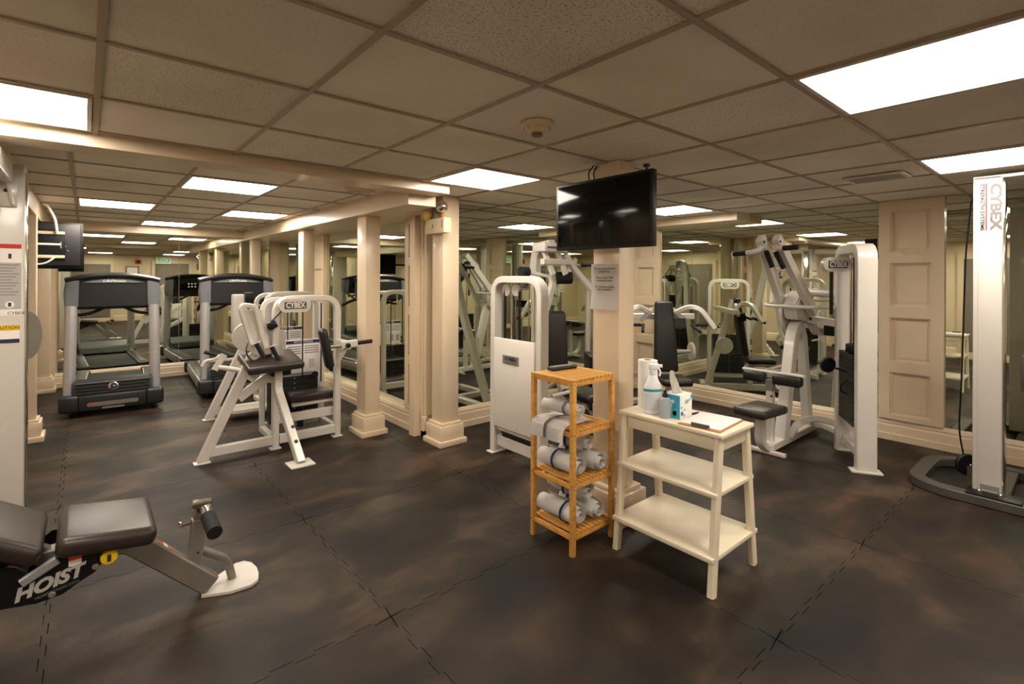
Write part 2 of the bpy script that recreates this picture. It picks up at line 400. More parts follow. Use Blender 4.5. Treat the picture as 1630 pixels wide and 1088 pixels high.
# ------------------------------------------------------------------ ceiling
b = nb(); box(b, (U_W - 0.1, V_BACK - 0.1, CEIL + 0.06), (U_R + 0.1, V_END + 0.1, CEIL + 0.12)); CEILING = struct('ceiling', b, mat('plenum_dark', srgb(60, 54, 48), 0.9))
T = 0.6096
MU0, MV0 = 0.0323, 1.3204          # main room grid
LU0, LV0 = 0.538, 4.065            # alcove grid
BEAM_V0, BEAM_V1 = 3.20, 3.40
LIGHTS_MAIN = {(3, -2), (6, -2), (3, 2), (7, 2), (-1, 2), (-1, -1), (3, -6), (6, -6), (0, -6)}
LIGHTS_LEFT = {(0, 0), (-1, 3), (1, 3), (0, 6)}
TILE_CACHE = {}
def tile(x0, y0, x1, y1):
    k = (round(x1 - x0, 3), round(y1 - y0, 3))
    if k not in TILE_CACHE:
        t = nb(); box(t, (-k[0] / 2, -k[1] / 2, -0.008), (k[0] / 2, k[1] / 2, 0.008)); me = bpy.data.meshes.new('ceiling_tile'); t.to_mesh(me); t.free(); me.materials.append(M_TILE); TILE_CACHE[k] = me
    o = bpy.data.objects.new('ceiling_tile', TILE_CACHE[k]); COL.objects.link(o); o.parent = CEILING
    o.location = Vector(((x0 + x1) / 2, (y0 + y1) / 2, CEIL + 0.013)) - Vector(CEILING['_off'])
def runner(lo, hi):
    b = nb(); box(b, lo, hi); obj('grid_runner', b, M_GRID, CEILING, smooth=False)
def grid(u0, v0, ui, vj, ulo, uhi, vlo, vhi, lights, skip=None):
    for i in ui:
        for j in vj:
            x0, y0 = u0 + i * T, v0 + j * T
            if (i, j) in lights: continue
            a0, a1, c0, c1 = max(x0, ulo), min(x0 + T, uhi), max(y0, vlo), min(y0 + T, vhi)
            if a1 - a0 < 0.03 or c1 - c0 < 0.03: continue
            if skip and skip((a0 + a1) / 2, (c0 + c1) / 2): continue
            tile(a0 + 0.003, c0 + 0.003, a1 - 0.003, c1 - 0.003)
    hw = 0.0105
    for i in list(ui) + [ui[-1] + 1]:
        x = u0 + i * T
        if ulo < x < uhi:
            top = vhi if not skip or not skip(x, vhi - 0.05) else BEAM_V0
            runner((x - hw, vlo, CEIL - 0.002), (x + hw, top, CEIL + 0.005))
    for j in list(vj) + [vj[-1] + 1]:
        y = v0 + j * T
        if vlo < y < vhi:
            lo = ulo if not skip or not skip(ulo + 0.05, y) else 2.12
            runner((lo, y - hw, CEIL - 0.0025), (uhi, y + hw, CEIL + 0.0045))
grid(MU0, MV0, list(range(-2, 9)), list(range(-8, 5)), U_W, U_R, V_BACK, V_REC, LIGHTS_MAIN, skip=lambda x, y: y > BEAM_V0 and x < 2.12)
grid(LU0, LV0, list(range(-3, 4)), list(range(-2, 8)), U_W, 1.9, BEAM_V1, V_END, LIGHTS_LEFT)
LIGHT_LABELS = {
 ('m', 3, -2): 'large bright recessed light panel at the top right, nearest the camera',
 ('m', 6, -2): 'recessed light panel with a tan stain above the right-hand cable tower',
 ('m', 3, 2): 'recessed light panel between the emergency lamps and the hanging television',
 ('m', 7, 2): 'recessed light panel just right of the hanging television',
 ('m', -1, 2): 'recessed light panel at the left edge in front of the ceiling beam',
 ('l', 0, 0): 'recessed light panel just behind the beam, largest in the treadmill alcove',
 ('l', -1, 3): 'recessed light panel above the left treadmill',
 ('l', 1, 3): 'recessed light panel on the right side of the treadmill alcove ceiling',
 ('l', 0, 6): 'small far recessed light panel next to the end mirror'}
def ceiling_light(x0, y0, label):
    L = thing('ceiling_light', label, 'ceiling light', (x0 + T / 2, y0 + T / 2, CEIL), group='recessed ceiling light panels')
    x1, y1 = x0 + T, y0 + T; e = 0.014; f = 0.03
    b = nb()
    for lo, hi in (((x0 + e, y0 + e), (x1 - e, y0 + f)), ((x0 + e, y1 - f), (x1 - e, y1 - e)), ((x0 + e, y0 + f), (x0 + f, y1 - f)), ((x1 - f, y0 + f), (x1 - e, y1 - f))):
        box(b, (lo[0], lo[1], CEIL - 0.006), (hi[0], hi[1], CEIL + 0.02))
    obj('frame', b, M_LAMPFRAME, L, smooth=False)
    pbox('diffuser', (x0 + f, y0 + f, CEIL + 0.004), (x1 - f, y1 - f, CEIL + 0.012), M_EMIT, L, 0)
    pbox('housing', (x0 + 0.02, y0 + 0.02, CEIL + 0.021), (x1 - 0.02, y1 - 0.02, CEIL + 0.058), M_LAMPFRAME, L, 0)
for (i, j) in sorted(LIGHTS_MAIN): ceiling_light(MU0 + i * T, MV0 + j * T, LIGHT_LABELS.get(('m', i, j), {(-1, -1): 'recessed light panel to the left of the camera, seen only in mirrors', (0, -6): 'leftmost of the recessed light panels behind the camera, seen in mirrors', (3, -6): 'middle one of the recessed light panels behind the camera, seen in mirrors', (6, -6): 'rightmost of the recessed light panels behind the camera, seen in mirrors'}.get((i, j))))
for (i, j) in sorted(LIGHTS_LEFT): ceiling_light(LU0 + i * T, LV0 + j * T, LIGHT_LABELS[('l', i, j)])

# ------------------------------------------------------------------ walls, beams, mirrors
def wallbox(name, lo, hi, m=None): b = nb(); box(b, lo, hi); return struct(name, b, m or M_WALL)
W0 = -0.012; WT = CEIL + 0.06
wallbox('wall_right', (U_R + 0.012, V_BACK, W0), (U_R + 0.1, V_REC + 0.1, WT))
wallbox('wall_recess', (U_L - 0.15, V_REC + 0.012, W0), (U_R + 0.012, V_REC + 0.1, WT))
wallbox('wall_alcove_right', (U_L + 0.012, V_REC + 0.1, W0), (U_L + 0.1, V_END + 0.1, WT))
wallbox('wall_end', (U_W - 0.1, V_END + 0.012, W0), (U_L + 0.012, V_END + 0.1, WT))
wallbox('wall_left', (U_W - 0.1, V_BACK, W0), (U_W, V_END + 0.012, WT))
wallbox('wall_back', (U_W - 0.1, V_BACK - 0.1, W0), (U_R + 0.1, V_BACK, WT))
# beams
b = nb(); box(b, (U_W, BEAM_V0, 2.062), (2.10, BEAM_V1, CEIL + 0.06), 0.004); struct('trim_1', b, M_PAINT)
b = nb(); box(b, (1.86, BEAM_V1, 1.985), (2.10, V_REC - 0.03, CEIL + 0.06)); box(b, (1.86, V_REC - 0.03, 1.985), (U_L + 0.012, V_END + 0.012, CEIL + 0.06)); struct('trim_2', b, M_PAINT)
b = nb(); box(b, (U_W, 3.9, 1.96), (-0.33, V_END, CEIL + 0.06), 0.004); struct('trim_3', b, M_PAINT)
b = nb(); box(b, (-0.33, V_END - 0.12, 2.02), (1.86, V_END + 0.012, CEIL + 0.06), 0.004); struct('trim_4', b, M_PAINT)
# boxed-in duct along the right wall
b = nb(); box(b, (5.2, 2.47, 2.045), (U_R + 0.012, V_REC + 0.012, CEIL + 0.06), 0.004); struct('trim_5', b, M_PAINT)

BASEPROF = [(0, 0), (0.045, 0), (0.045, 0.055), (0.034, 0.06), (0.03, 0.125), (0.022, 0.14), (0.026, 0.15), (0.016, 0.175), (0.006, 0.185), (0, 0.185)]
def baseboard(name, p0, p1, nrm):
    """p0 -> p1 along the wall at floor level, nrm into the room"""
    b = nb(); p0 = Vector((*p0, 0)); p1 = Vector((*p1, 0)); n = Vector((*nrm, 0))
    A = [b.verts.new(p0 + n * x + Vector((0, 0, z))) for x, z in BASEPROF]; B = [b.verts.new(p1 + n * x + Vector((0, 0, z))) for x, z in BASEPROF]
    m = len(BASEPROF); b.faces.new(A); b.faces.new(B[::-1])
    for k in range(m): b.faces.new((A[k], A[(k + 1) % m], B[(k + 1) % m], B[k]))
    return struct(name, b, M_PAINT)
baseboard('baseboard_right', (U_R, V_BACK), (U_R, V_REC), (-1, 0))
baseboard('baseboard_recess', (2.36, V_REC), (U_R - 0.045, V_REC), (0, -1))
baseboard('baseboard_alcove_right', (2.345, V_REC - 0.065), (2.345, V_END), (-1, 0))
baseboard('baseboard_end', (-0.3, V_END), (2.30, V_END), (0, -1))
baseboard('baseboard_left', (U_W, V_BACK), (U_W, V_END), (1, 0))
baseboard('baseboard_back', (U_W, V_BACK), (U_R, V_BACK), (0, 1))

def mirror(lo, hi, label):
    b = nb(); box(b, lo, hi, 0.0015); o = obj('wall_mirror', b, M_MIRROR, None, smooth=False); tag(o, label, 'mirror', 'mirrored wall panels'); return o
mirror((U_R, 1.305, 0.186), (U_R + 0.011, 3.585, CEIL), 'large tinted wall mirror behind the lat pulldown machine')
mirror((U_R, -0.9, 0.186), (U_R + 0.011, 0.845, CEIL), 'tinted wall mirror behind the right-hand cable tower')
mirror((2.62, V_REC, 0.186), (4.06, V_REC + 0.011, CEIL), 'tinted wall mirror behind the white chest press tower')
mirror((4.064, V_REC, 0.186), (U_R - 0.01, V_REC + 0.011, CEIL), 'tinted recess mirror behind the central column')
mirror((U_L, 4.30, 0.186), (U_L + 0.011, 6.55, 1.985), 'tinted mirror on the alcove wall between panelled corner and column')
mirror((U_L, 7.12, 0.186), (U_L + 0.011, V_END - 0.02, 1.985), 'tinted mirror on the far stretch of the alcove side wall')
mirror((-0.27, V_END, 0.186), (1.03, V_END + 0.011, 2.02), 'tinted end-wall mirror behind the left treadmill')
mirror((1.033, V_END, 0.186), (U_L - 0.15, V_END + 0.011, 2.02), 'tinted end-wall mirror behind the right treadmill')

def panelled(name, o, ex, width, nrm, th, z0, z1, cells, margin=0.085):
    """flat pilaster with recessed panels; parts: stiles, panels and beads as children"""
    o = Vector((*o, 0)); ex = Vector((*ex, 0)); n = Vector((*nrm, 0))
    def P(x, d, z): return o + ex * x + n * d + Vector((0, 0, z))
    def bx(b, x0, x1, d0, d1, za, zb):
        p = P(x0, d0, za); q = P(x1, d1, zb)
        box(b, [min(p[i], q[i]) for i in range(3)], [max(p[i], q[i]) for i in range(3)], 0.0)
    b = nb(); bx(b, 0, width, -0.012, th * 0.15, z0, z1); root = struct(name, b, M_PAINT)
    b = nb(); bx(b, 0, margin, th * 0.15, th, z0, z1); bx(b, width - margin, width, th * 0.15, th, z0, z1)
    prev = z0
    for za, zb in cells: bx(b, margin, width - margin, th * 0.15, th, prev, za); prev = zb
    bx(b, margin, width - margin, th * 0.15, th, prev, z1)
    obj('stile_frame', b, M_PAINT, root, smooth=False)
    for za, zb in cells:
        b = nb(); e = 0.013
        bx(b, margin, margin + e, th * 0.15, th * 0.62, za, zb); bx(b, width - margin - e, width - margin, th * 0.15, th * 0.62, za, zb)
        bx(b, margin + e, width - margin - e, th * 0.15, th * 0.62, za, za + e); bx(b, margin + e, width - margin - e, th * 0.15, th * 0.62, zb - e, zb)
        obj('panel_bead', b, M_PAINT, root, smooth=False)
        b = nb(); bx(b, margin + 2.6 * e, width - margin - 2.6 * e, th * 0.15, th * 0.34, za + 2.6 * e, zb - 2.6 * e); obj('panel', b, M_PAINT, root, smooth=False)
    return root
CELLS = [(0.225, 0.605), (0.70, 1.09), (1.19, 1.57), (1.67, 2.03)]
PR = panelled('trim_6', (U_R, 1.30), (0, -1), 0.455, (-1, 0), 0.04, 0.186, CEIL, CELLS)
panelled('trim_7', (U_R, 3.98), (0, -1), 0.39, (-1, 0), 0.04, 0.186, CEIL, CELLS, 0.07)
for vv in (1.12, 1.02):
    b = nb(); rod(b, [(5.458, vv, 1.665), (5.44, vv, 1.665), (5.435, vv, 1.68)], 0.005); box(b, (5.453, vv - 0.008, 1.65), (5.46, vv + 0.008, 1.69)); tag(obj('coat_hook', b, M_SMOKE), 'small cream hook on the right wall panel, %s one' % ('left' if vv > 1.1 else 'right'), 'hook', 'two hooks on the wall panel')
# outer corner pilaster (two faces) and the far one on the alcove wall
b = nb(); box(b, (2.345, V_REC - 0.02, 0.0), (U_L + 0.05, 4.29, 1.985)); box(b, (2.345, V_REC - 0.02, 0.0), (2.61, V_REC + 0.02, CEIL)); struct('trim_8', b, M_PAINT)
CELLS2 = [(0.24, 0.62), (0.70, 1.08), (1.16, 1.54), (1.62, 1.93)]
panelled('trim_9', (2.345, 4.285), (0, -1), 0.325, (-1, 0), 0.035, 0.186, 1.985, CELLS2, 0.07)
panelled('trim_10', (2.33, V_REC - 0.02), (1, 0), 0.285, (0, -1), 0.035, 0.186, 2.06, CELLS2, 0.06)
panelled('trim_11', (U_L, 7.10), (0, -1), 0.53, (-1, 0), 0.04, 0.186, 1.985, CELLS2, 0.08)
b = nb(); box(b, (2.345, 4.29, 0.0), (U_L + 0.05, V_END, 0.184)); struct('trim_12', b, M_PAINT)
baseboard('baseboard_corner_front', (2.30, V_REC - 0.02), (2.64, V_REC - 0.02), (0, -1))

def column(lo, hi, top, label, plinth=0.055, name='square_column', ph=0.19):
    c = thing(name, label, 'column', ((lo[0] + hi[0]) / 2, (lo[1] + hi[1]) / 2, 0), group='cream square columns')
    pbox('shaft', (lo[0], lo[1], 0.1), (hi[0], hi[1], top), M_PAINT, c, 0.004)
    p = plinth - 0.02
    b = nb(); box(b, (lo[0] - p, lo[1] - p, 0.02), (hi[0] + p, hi[1] + p, ph - 0.025), 0.003); box(b, (lo[0] - p * 0.6, lo[1] - p * 0.6, ph - 0.025), (hi[0] + p * 0.6, hi[1] + p * 0.6, ph), 0.006); obj('plinth', b, M_PAINT, c)
    pbox('plinth_base', (lo[0] - plinth, lo[1] - plinth, 0), (hi[0] + plinth, hi[1] + plinth, 0.045), M_PAINT, c, 0.003)
    return c
column((1.92, 4.285), (2.06, 4.475), 1.985, 'cream square column right of the arm curl machine')
colB = column((2.31, 3.62), (2.475, 3.79), CEIL, 'cream square column carrying the emergency lamps')
column((1.93, 6.02), (2.06, 6.2), 1.985, 'cream square column behind the arm curl machine in the alcove')
column((1.90, 8.25), (2.02, 8.4), 1.985, 'far cream square column beside the end mirror')
column((-0.50, 5.96), (-0.325, 6.12), 1.96, 'cream square column behind the left-hand cable tower')
column((-0.62, 8.36), (-0.33, 8.55), 1.96, 'far cream square column left of the left treadmill')
colC = column((2.39, 1.835), (2.535, 2.03), CEIL, 'central cream column carrying the television and a notice', 0.075)

# ------------------------------------------------------------------ ceiling fittings
sd = thing('smoke_detector', 'round cream smoke detector on the ceiling', 'smoke detector', (1.55, 1.65, CEIL))
b = nb(); lathe(b, (1.55, 1.65, CEIL), (0, 0, -1), [(0.072, 0.0), (0.075, 0.012), (0.066, 0.02)], 32); obj('base', b, M_SMOKE, sd)
b = nb(); lathe(b, (1.55, 1.65, CEIL), (0, 0, -1), [(0.058, 0.018), (0.054, 0.034), (0.034, 0.044), (0.022, 0.046)], 32); obj('housing', b, M_SMOKE, sd)
b = nb(); lathe(b, (1.55, 1.65, CEIL), (0, 0, -1), [(0.024, 0.044), (0.024, 0.058), (0.018, 0.062)], 24); obj('sensor_head', b, mat('brown_sensor', srgb(120, 100, 80), 0.5), sd)
for k in range(10):
    a = 2 * math.pi * k / 10; b = nb(); box(b, (-0.004, -0.003, -0.004), (0.004, 0.003, 0.008), 0, Matrix.Translation((1.55 + 0.056 * math.cos(a), 1.65 + 0.056 * math.sin(a), CEIL - 0.03)) @ Matrix.Rotation(a, 4, 'Z')); obj('rib', b, M_SMOKE, sd)
v = thing('ceiling_vent', 'narrow slatted air vent in the ceiling near the right wall', 'vent', (4.1, 0.99, CEIL))
b = nb()
for lo, hi in (((3.98, 0.82), (4.22, 0.845)), ((3.98, 1.135), (4.22, 1.16)), ((3.98, 0.845), (4.0, 1.135)), ((4.2, 0.845), (4.22, 1.135))): box(b, (*lo, CEIL - 0.014), (*hi, CEIL - 0.002), 0.002)
obj('frame', b, M_LAMPFRAME, v)
pbox('backing', (4.0, 0.845, CEIL - 0.005), (4.2, 1.135, CEIL - 0.0025), M_BPLAST, v, 0)
for k in range(7):
    y = 4.02 + k * 0.027
    b = nb(); box(b, (-0.009, 0.845, -0.0008), (0.009, 1.135, 0.0008), 0, Matrix.Translation((y, 0, CEIL - 0.011)) @ Matrix.Rotation(0.6, 4, 'Y')); obj('slat', b, M_LGREY, v)
sp = thing('ceiling_speaker', 'low oval fitting on the alcove ceiling just behind the beam', 'speaker', (1.62, 3.75, CEIL))
b = nb(); prism(b, stadium(0.26, 0.12), (1.62, 3.75, CEIL - 0.018), (1, 0, 0), (0, 1, 0), 0.03); obj('body', b, M_SMOKE, sp)
b = nb(); prism(b, stadium(0.2, 0.07), (1.62, 3.75, CEIL - 0.035), (1, 0, 0), (0, 1, 0), 0.006); obj('grille', b, M_LGREY, sp)

# emergency light on column B
el = thing('emergency_light', 'twin-lamp emergency light box at the top of the cream column', 'emergency light', (2.27, 3.64, 1.80))
pbox('battery_box', (2.235, 3.49, 1.80), (2.309, 3.78, 1.925), M_SMOKE, el, 0.004)
M_LENS = mat('aged_lens', srgb(196, 164, 84), 0.25)
for k, (p, d, m_) in enumerate((((2.245, 3.775, 1.965), (-0.75, 0.55, -0.25), M_LENS), ((2.265, 3.56, 2.02), (-0.7, -0.75, -0.1), M_CHROME))):
    d = Vector(d).normalized()
    b = nb(); lathe(b, p, d, [(0.012, -0.06), (0.034, -0.045), (0.047, -0.01), (0.05, 0.025), (0.045, 0.03)], 24); h = obj('lamp_head', b, m_, el)
    b = nb(); lathe(b, Vector(p) + d * 0.03, d, [(0.043, 0.0), (0.034, 0.012), (0.018, 0.02), (0.004, 0.022)], 24); obj('lens', b, m_, h)
b = nb(); box(b, (2.25, 3.63, 1.925), (2.29, 3.69, 2.04), 0.004); obj('bracket', b, M_STEEL, el)
prod('neck', [(2.268, 3.56, 1.925), (2.268, 3.56, 1.985)], 0.012, M_ORANGE, el)
ptext('switch_print', '5', (2.2348, 3.665, 1.862), (0, -1, 0), (0, 0, 1), 0.042, M_INK, el, bold=0.02)
pbox('test_switch', (2.2335, 3.515, 1.84), (2.2352, 3.523, 1.905), M_INK, el, 0)
pbox('status_light', (2.2335, 3.745, 1.893), (2.2352, 3.755, 1.897), M_RED, el, 0)

# ------------------------------------------------------------------ television on the column + notice
tv = thing('television', 'black flat-screen television hanging on the central column', 'television', (2.33, 1.885, 1.6))
pbox('bezel', (2.275, 1.53, 1.600), (2.315, 2.24, 2.012), M_BPLAST, tv, 0.006)
pbox('screen', (2.2725, 1.548, 1.622), (2.2765, 2.222, 1.996), M_SCREEN, tv, 0.001)
pbox('rear_housing', (2.315, 1.62, 1.66), (2.345, 2.15, 1.95), M_BPLAST, tv, 0.01)
pbox('wall_bracket', (2.345, 1.86, 1.76), (2.392, 2.0, 1.9), M_BPLAST, tv, 0.003)
for vv in (2.03, 1.99): prod('cable', [(2.36, vv, 1.93), (2.35, vv, 2.02), (2.37, vv + 0.03, 2.08), (2.40, vv + 0.01, CEIL)], 0.004, M_BPLAST, tv, 0.03)
prod('hanger_bolt', [(2.30, 1.585, 2.0), (2.30, 1.585, 2.045)], 0.007, M_BPLAST, tv)
pbox('hanger_knob', (2.285, 1.572, 2.028), (2.312, 1.598, 2.045), M_BPLAST, tv, 0.002)
nt_ = thing('paper_notice', 'printed paper notice taped to the central column under the television', 'notice', (2.388, 1.937, 1.24))
b = nb(); cols, rows = 6, 8; vs = {}
for i in range(cols + 1):
    for j in range(rows + 1):
        y = 2.045 - 0.205 * i / cols; z = 1.515 - 0.275 * j / rows
        curl = 0.012 * max(0, j - rows + 2) / 2 * (0.4 + abs(i - cols / 2) / cols)
        vs[i, j] = b.verts.new((2.3875 - curl - 0.002 * math.sin(i * 1.7 + j), y, z))
for i in range(cols):
    for j in range(rows): b.faces.new((vs[i, j], vs[i + 1, j], vs[i + 1, j + 1], vs[i, j + 1]))
bmesh.ops.solidify(b, geom=b.faces[:], thickness=0.0008)
obj('sheet', b, M_PAPER, nt_)
for k, (s_, z) in enumerate((('TVs are programmed in', 1.487), ('specific way.', 1.47), ('There is only ONE', 1.432), ('remote for both.', 1.415), ('For assistance please', 1.378), ('call to reception.', 1.361))):
    ptext('printed_line', s_, (2.3835, 1.94, z), (0, -1, 0), (0, 0, 1), 0.017, M_INK, nt_)

# ------------------------------------------------------------------ bamboo shelf
bs = thing('bamboo_shelf', 'four-tier slatted bamboo shelf standing before the central column', 'shelf', (2.065, 1.9, 0))
BU0, BU1, BV0, BV1 = 1.895, 2.235, 1.74, 2.06
for x in (BU0, BU1 - 0.026):
    for y in (BV0, BV1 - 0.026): pbox('leg', (x, y, 0), (x + 0.026, y + 0.026, 0.893), M_BAMBOO, bs, 0.002)
for k, z in enumerate((0.888, 0.625, 0.36, 0.098)):
    sh = pbox('shelf_frame', (BU0 + 0.027, BV0 + 0.004, z - 0.018), (BU1 - 0.027, BV0 + 0.022, z + 0.006), M_BAMBOO, bs, 0.002)
    pbox('shelf_rail', (BU0 + 0.027, BV1 - 0.022, z - 0.018), (BU1 - 0.027, BV1 - 0.004, z + 0.006), M_BAMBOO, bs, 0.002)
    for x in (BU0 + 0.004, BU1 - 0.022): pbox('shelf_rail', (x, BV0 + 0.027, z - 0.018), (x + 0.018, BV1 - 0.027, z + 0.006), M_BAMBOO, bs, 0.002)
    if k == 0:
        for x0_ in (BU0, BU1 - 0.03): pbox('top_rail', (x0_, BV0, 0.893), (x0_ + 0.03, BV1, 0.905), M_BAMBOO, bs, 0.002)
    n = 9
    for q in range(n):
        x = BU0 + 0.03 + q * (BU1 - BU0 - 0.06 - 0.024) / (n - 1)
        zt = z + 0.006 if k else 0.893
        pbox('slat', (x, BV0 if k == 0 else BV0 + 0.003, zt), (x + 0.022, BV1 if k == 0 else BV1 - 0.003, zt + 0.012), M_BAMBOO, bs, 0.002)
for z in (0.62, 0.36, 0.095, 0.88):
    for (x, y, n_) in ((BU0, BV0 + 0.013, (-1, 0, 0)), (BU0, BV1 - 0.013, (-1, 0, 0)), (BU0 + 0.013, BV0, (0, -1, 0)), (BU1 - 0.013, BV0, (0, -1, 0))):
        pdisc('screw', Vector((x, y, z)) , n_, 0.003, 0.002, M_INK, bs, 0, 8)

def towel_roll(c, rad, length, label, stripe, spos=0.72, squash=0.9, turns=3.2, tilt=0.0):
    """rolled towel, axis along y (near end at -y), built as a spiral sheet around a core"""
    t_ = thing('rolled_towel', label, 'towel', (c[0], c[1], c[2] - rad * squash), group='rolled white towels')
    n = int(26 * turns); b = nb(); rings = []; thk = rad / (turns + 0.6)
    prof = []
    for k in range(n + 1):
        a = 2 * math.pi * turns * k / n; r = rad * (0.16 + 0.84 * k / n)
        prof.append((r, a))
    ny = 10
    def pt(r, a, s):
        y = (s - 0.5) * length
        wob = 1 + 0.035 * math.sin(3 * a + 5 * s + c[0] * 40) + 0.03 * math.sin(9 * s + c[2] * 30)
        bulge = 1 - 0.10 * (2 * s - 1) ** 4
        return Vector((c[0] + r * math.cos(a) * wob * bulge, c[1] + y + tilt * 0, c[2] + r * math.sin(a) * wob * squash * bulge))
    grid_ = [[b.verts.new(pt(r, a, s / ny) + Vector((0, (0.012 * math.sin(a * 0.5) if s in (0, ny) else 0), 0))) for s in range(ny + 1)] for r, a in prof]
    for k in range(n):
        for s in range(ny): b.faces.new((grid_[k][s], grid_[k + 1][s], grid_[k + 1][s + 1], grid_[k][s + 1]))
    bmesh.ops.solidify(b, geom=b.faces[:], thickness=-thk * 0.55)
    obj('roll', b, M_TOWEL, t_)
    b = nb(); sw = 0.016; m_ = 36; A = []; B = []
    for k in range(m_):
        a = 2 * math.pi * k / m_
        for L_, y in ((A, spos - sw / length / 2), (B, spos + sw / length / 2)):
            p = pt(rad * 1.012, a, y) ; L_.append(b.verts.new(p))
    for k in range(m_): b.faces.new((A[k], A[(k + 1) % m_], B[(k + 1) % m_], B[k]))
    bmesh.ops.solidify(b, geom=b.faces[:], thickness=0.004)
    obj('stripe', b, M_TBLUE if stripe == 'blue' else M_TGRAY, t_)
    return t_
R_ = 0.063
towel_roll((1.975, 1.9, 0.385 + R_ * 0.9), R_, 0.27, 'blue-striped rolled towel at the left of the middle bamboo tier', 'blue', 0.55)
towel_roll((2.115, 1.875, 0.385 + R_ * 0.9), R_ * 0.97, 0.27, 'rolled white towel at the right of the middle bamboo tier, spiral end showing', 'blue', 0.75)
towel_roll((2.045, 1.90, 0.385 + R_ * 0.9 + 0.106), R_ * 0.92, 0.26, 'blue-striped rolled towel lying on top of the other two on the middle tier', 'blue', 0.45)
towel_roll((1.975, 1.9, 0.123 + R_ * 0.9), R_, 0.27, 'blue-striped rolled towel at the left of the lowest bamboo tier', 'blue', 0.3)
towel_roll((2.112, 1.875, 0.123 + R_ * 0.9), R_ * 0.93, 0.25, 'rolled white towel at the right of the lowest bamboo tier', 'blue', 0.75)
towel_roll((2.045, 1.90, 0.123 + R_ * 0.9 + 0.106), R_ * 0.92, 0.26, 'blue-striped rolled towel on top of the pile on the lowest tier', 'blue', 0.5)
towel_roll((1.985, 1.9, 0.69 + 0.036), 0.04, 0.26, 'slim grey-striped rolled towel on the upper bamboo tier', 'grey', 0.35, 0.92)
# folded towel hanging over the edge of the upper tier
ft = thing('folded_towel', 'folded white towel with grey stripe draped over the upper tier edge', 'towel', (1.95, 1.9, 0.643))
def drape(b, y0, y1, off):
    path = [(2.13, 0.652), (2.05, 0.662), (1.96, 0.668), (1.90, 0.664), (1.872, 0.645), (1.866, 0.61), (1.868, 0.575)]
    rows = []
    for k in range(13):
        y = y0 + (y1 - y0) * k / 12
        rows.append([b.verts.new((x - off * (1 if x < 1.9 else 0) + 0.003 * math.sin(k * 1.1 + z * 40), y, z + off + 0.003 * math.sin(k * 0.9 + x * 25) + (0.008 * math.sin(k) * 0.5 if z < 0.6 else 0))) for x, z in path])
    for A, B in zip(rows, rows[1:]):
        for k in range(len(path) - 1): b.faces.new((A[k], A[k + 1], B[k + 1], B[k]))
b = nb(); drape(b, 1.785, 2.03, 0.0); bmesh.ops.solidify(b, geom=b.faces[:], thickness=0.018); obj('cloth', b, M_TOWEL, ft)
b = nb(); drape(b, 1.90, 1.92, 0.0105); bmesh.ops.solidify(b, geom=b.faces[:], thickness=0.012); obj('stripe', b, M_TGRAY, ft)
# remote control
rm = thing('remote_control', 'dark grey remote control lying on top of the bamboo shelf', 'remote', (2.09, 2.0, 0.906))
M_ = Matrix.Translation((2.09, 2.005, 0.917)) @ Matrix.Rotation(-0.12, 4, 'Z')
b = nb(); box(b, (-0.095, -0.024, -0.011), (0.095, 0.024, 0.009), 0.008, M_, 3); obj('body', b, M_TDARK, rm)
for i in range(7):
    for j in range(3):
        b = nb(); box(b, (-0.075 + i * 0.021, -0.015 + j * 0.012, 0.008), (-0.064 + i * 0.021, -0.008 + j * 0.012, 0.0115), 0.001, M_); obj('button', b, M_LGREY, rm)

# ------------------------------------------------------------------ white tiered table and what stands on it
tb = thing('tiered_side_table', 'cream three-tier side table with splayed legs beside the column', 'table', (2.35, 1.4, 0))
TU0, TU1, TV0, TV1, TZ = 2.20, 2.50, 1.115, 1.67, 0.72
pbox('tabletop', (TU0 - 0.012, TV0 - 0.012, TZ - 0.02), (TU1 + 0.012, TV1 + 0.012, TZ), M_TABLE, tb, 0.004)
for sx, x in ((-1, TU0 + 0.02), (1, TU1 - 0.02)):
    for sy, y in ((-1, TV0 + 0.018), (1, TV1 - 0.018)):
        pbar('leg', [(x + sx * 0.075, y + sy * 0.005, 0.0), (x, y, TZ - 0.02)], 0.032, 0.042, (1, 0, 0), M_TABLE, tb)
for y in (TV0 + 0.010, TV1 - 0.028): pbox('apron', (TU0 + 0.035, y, TZ - 0.085), (TU1 - 0.035, y + 0.018, TZ - 0.02), M_TABLE, tb, 0.002)
for x in (TU0 + 0.008, TU1 - 0.026): pbox('apron', (x, TV0 + 0.036, TZ - 0.085), (x + 0.018, TV1 - 0.036, TZ - 0.02), M_TABLE, tb, 0.002)
pbox('middle_shelf', (TU0 - 0.04, TV0 + 0.002, 0.435), (TU1 + 0.04, TV1 - 0.002, 0.455), M_TABLE, tb, 0.003)
pbox('bottom_shelf', (TU0 - 0.075, TV0 - 0.002, 0.155), (TU1 + 0.075, TV1 + 0.002, 0.177), M_TABLE, tb, 0.003)
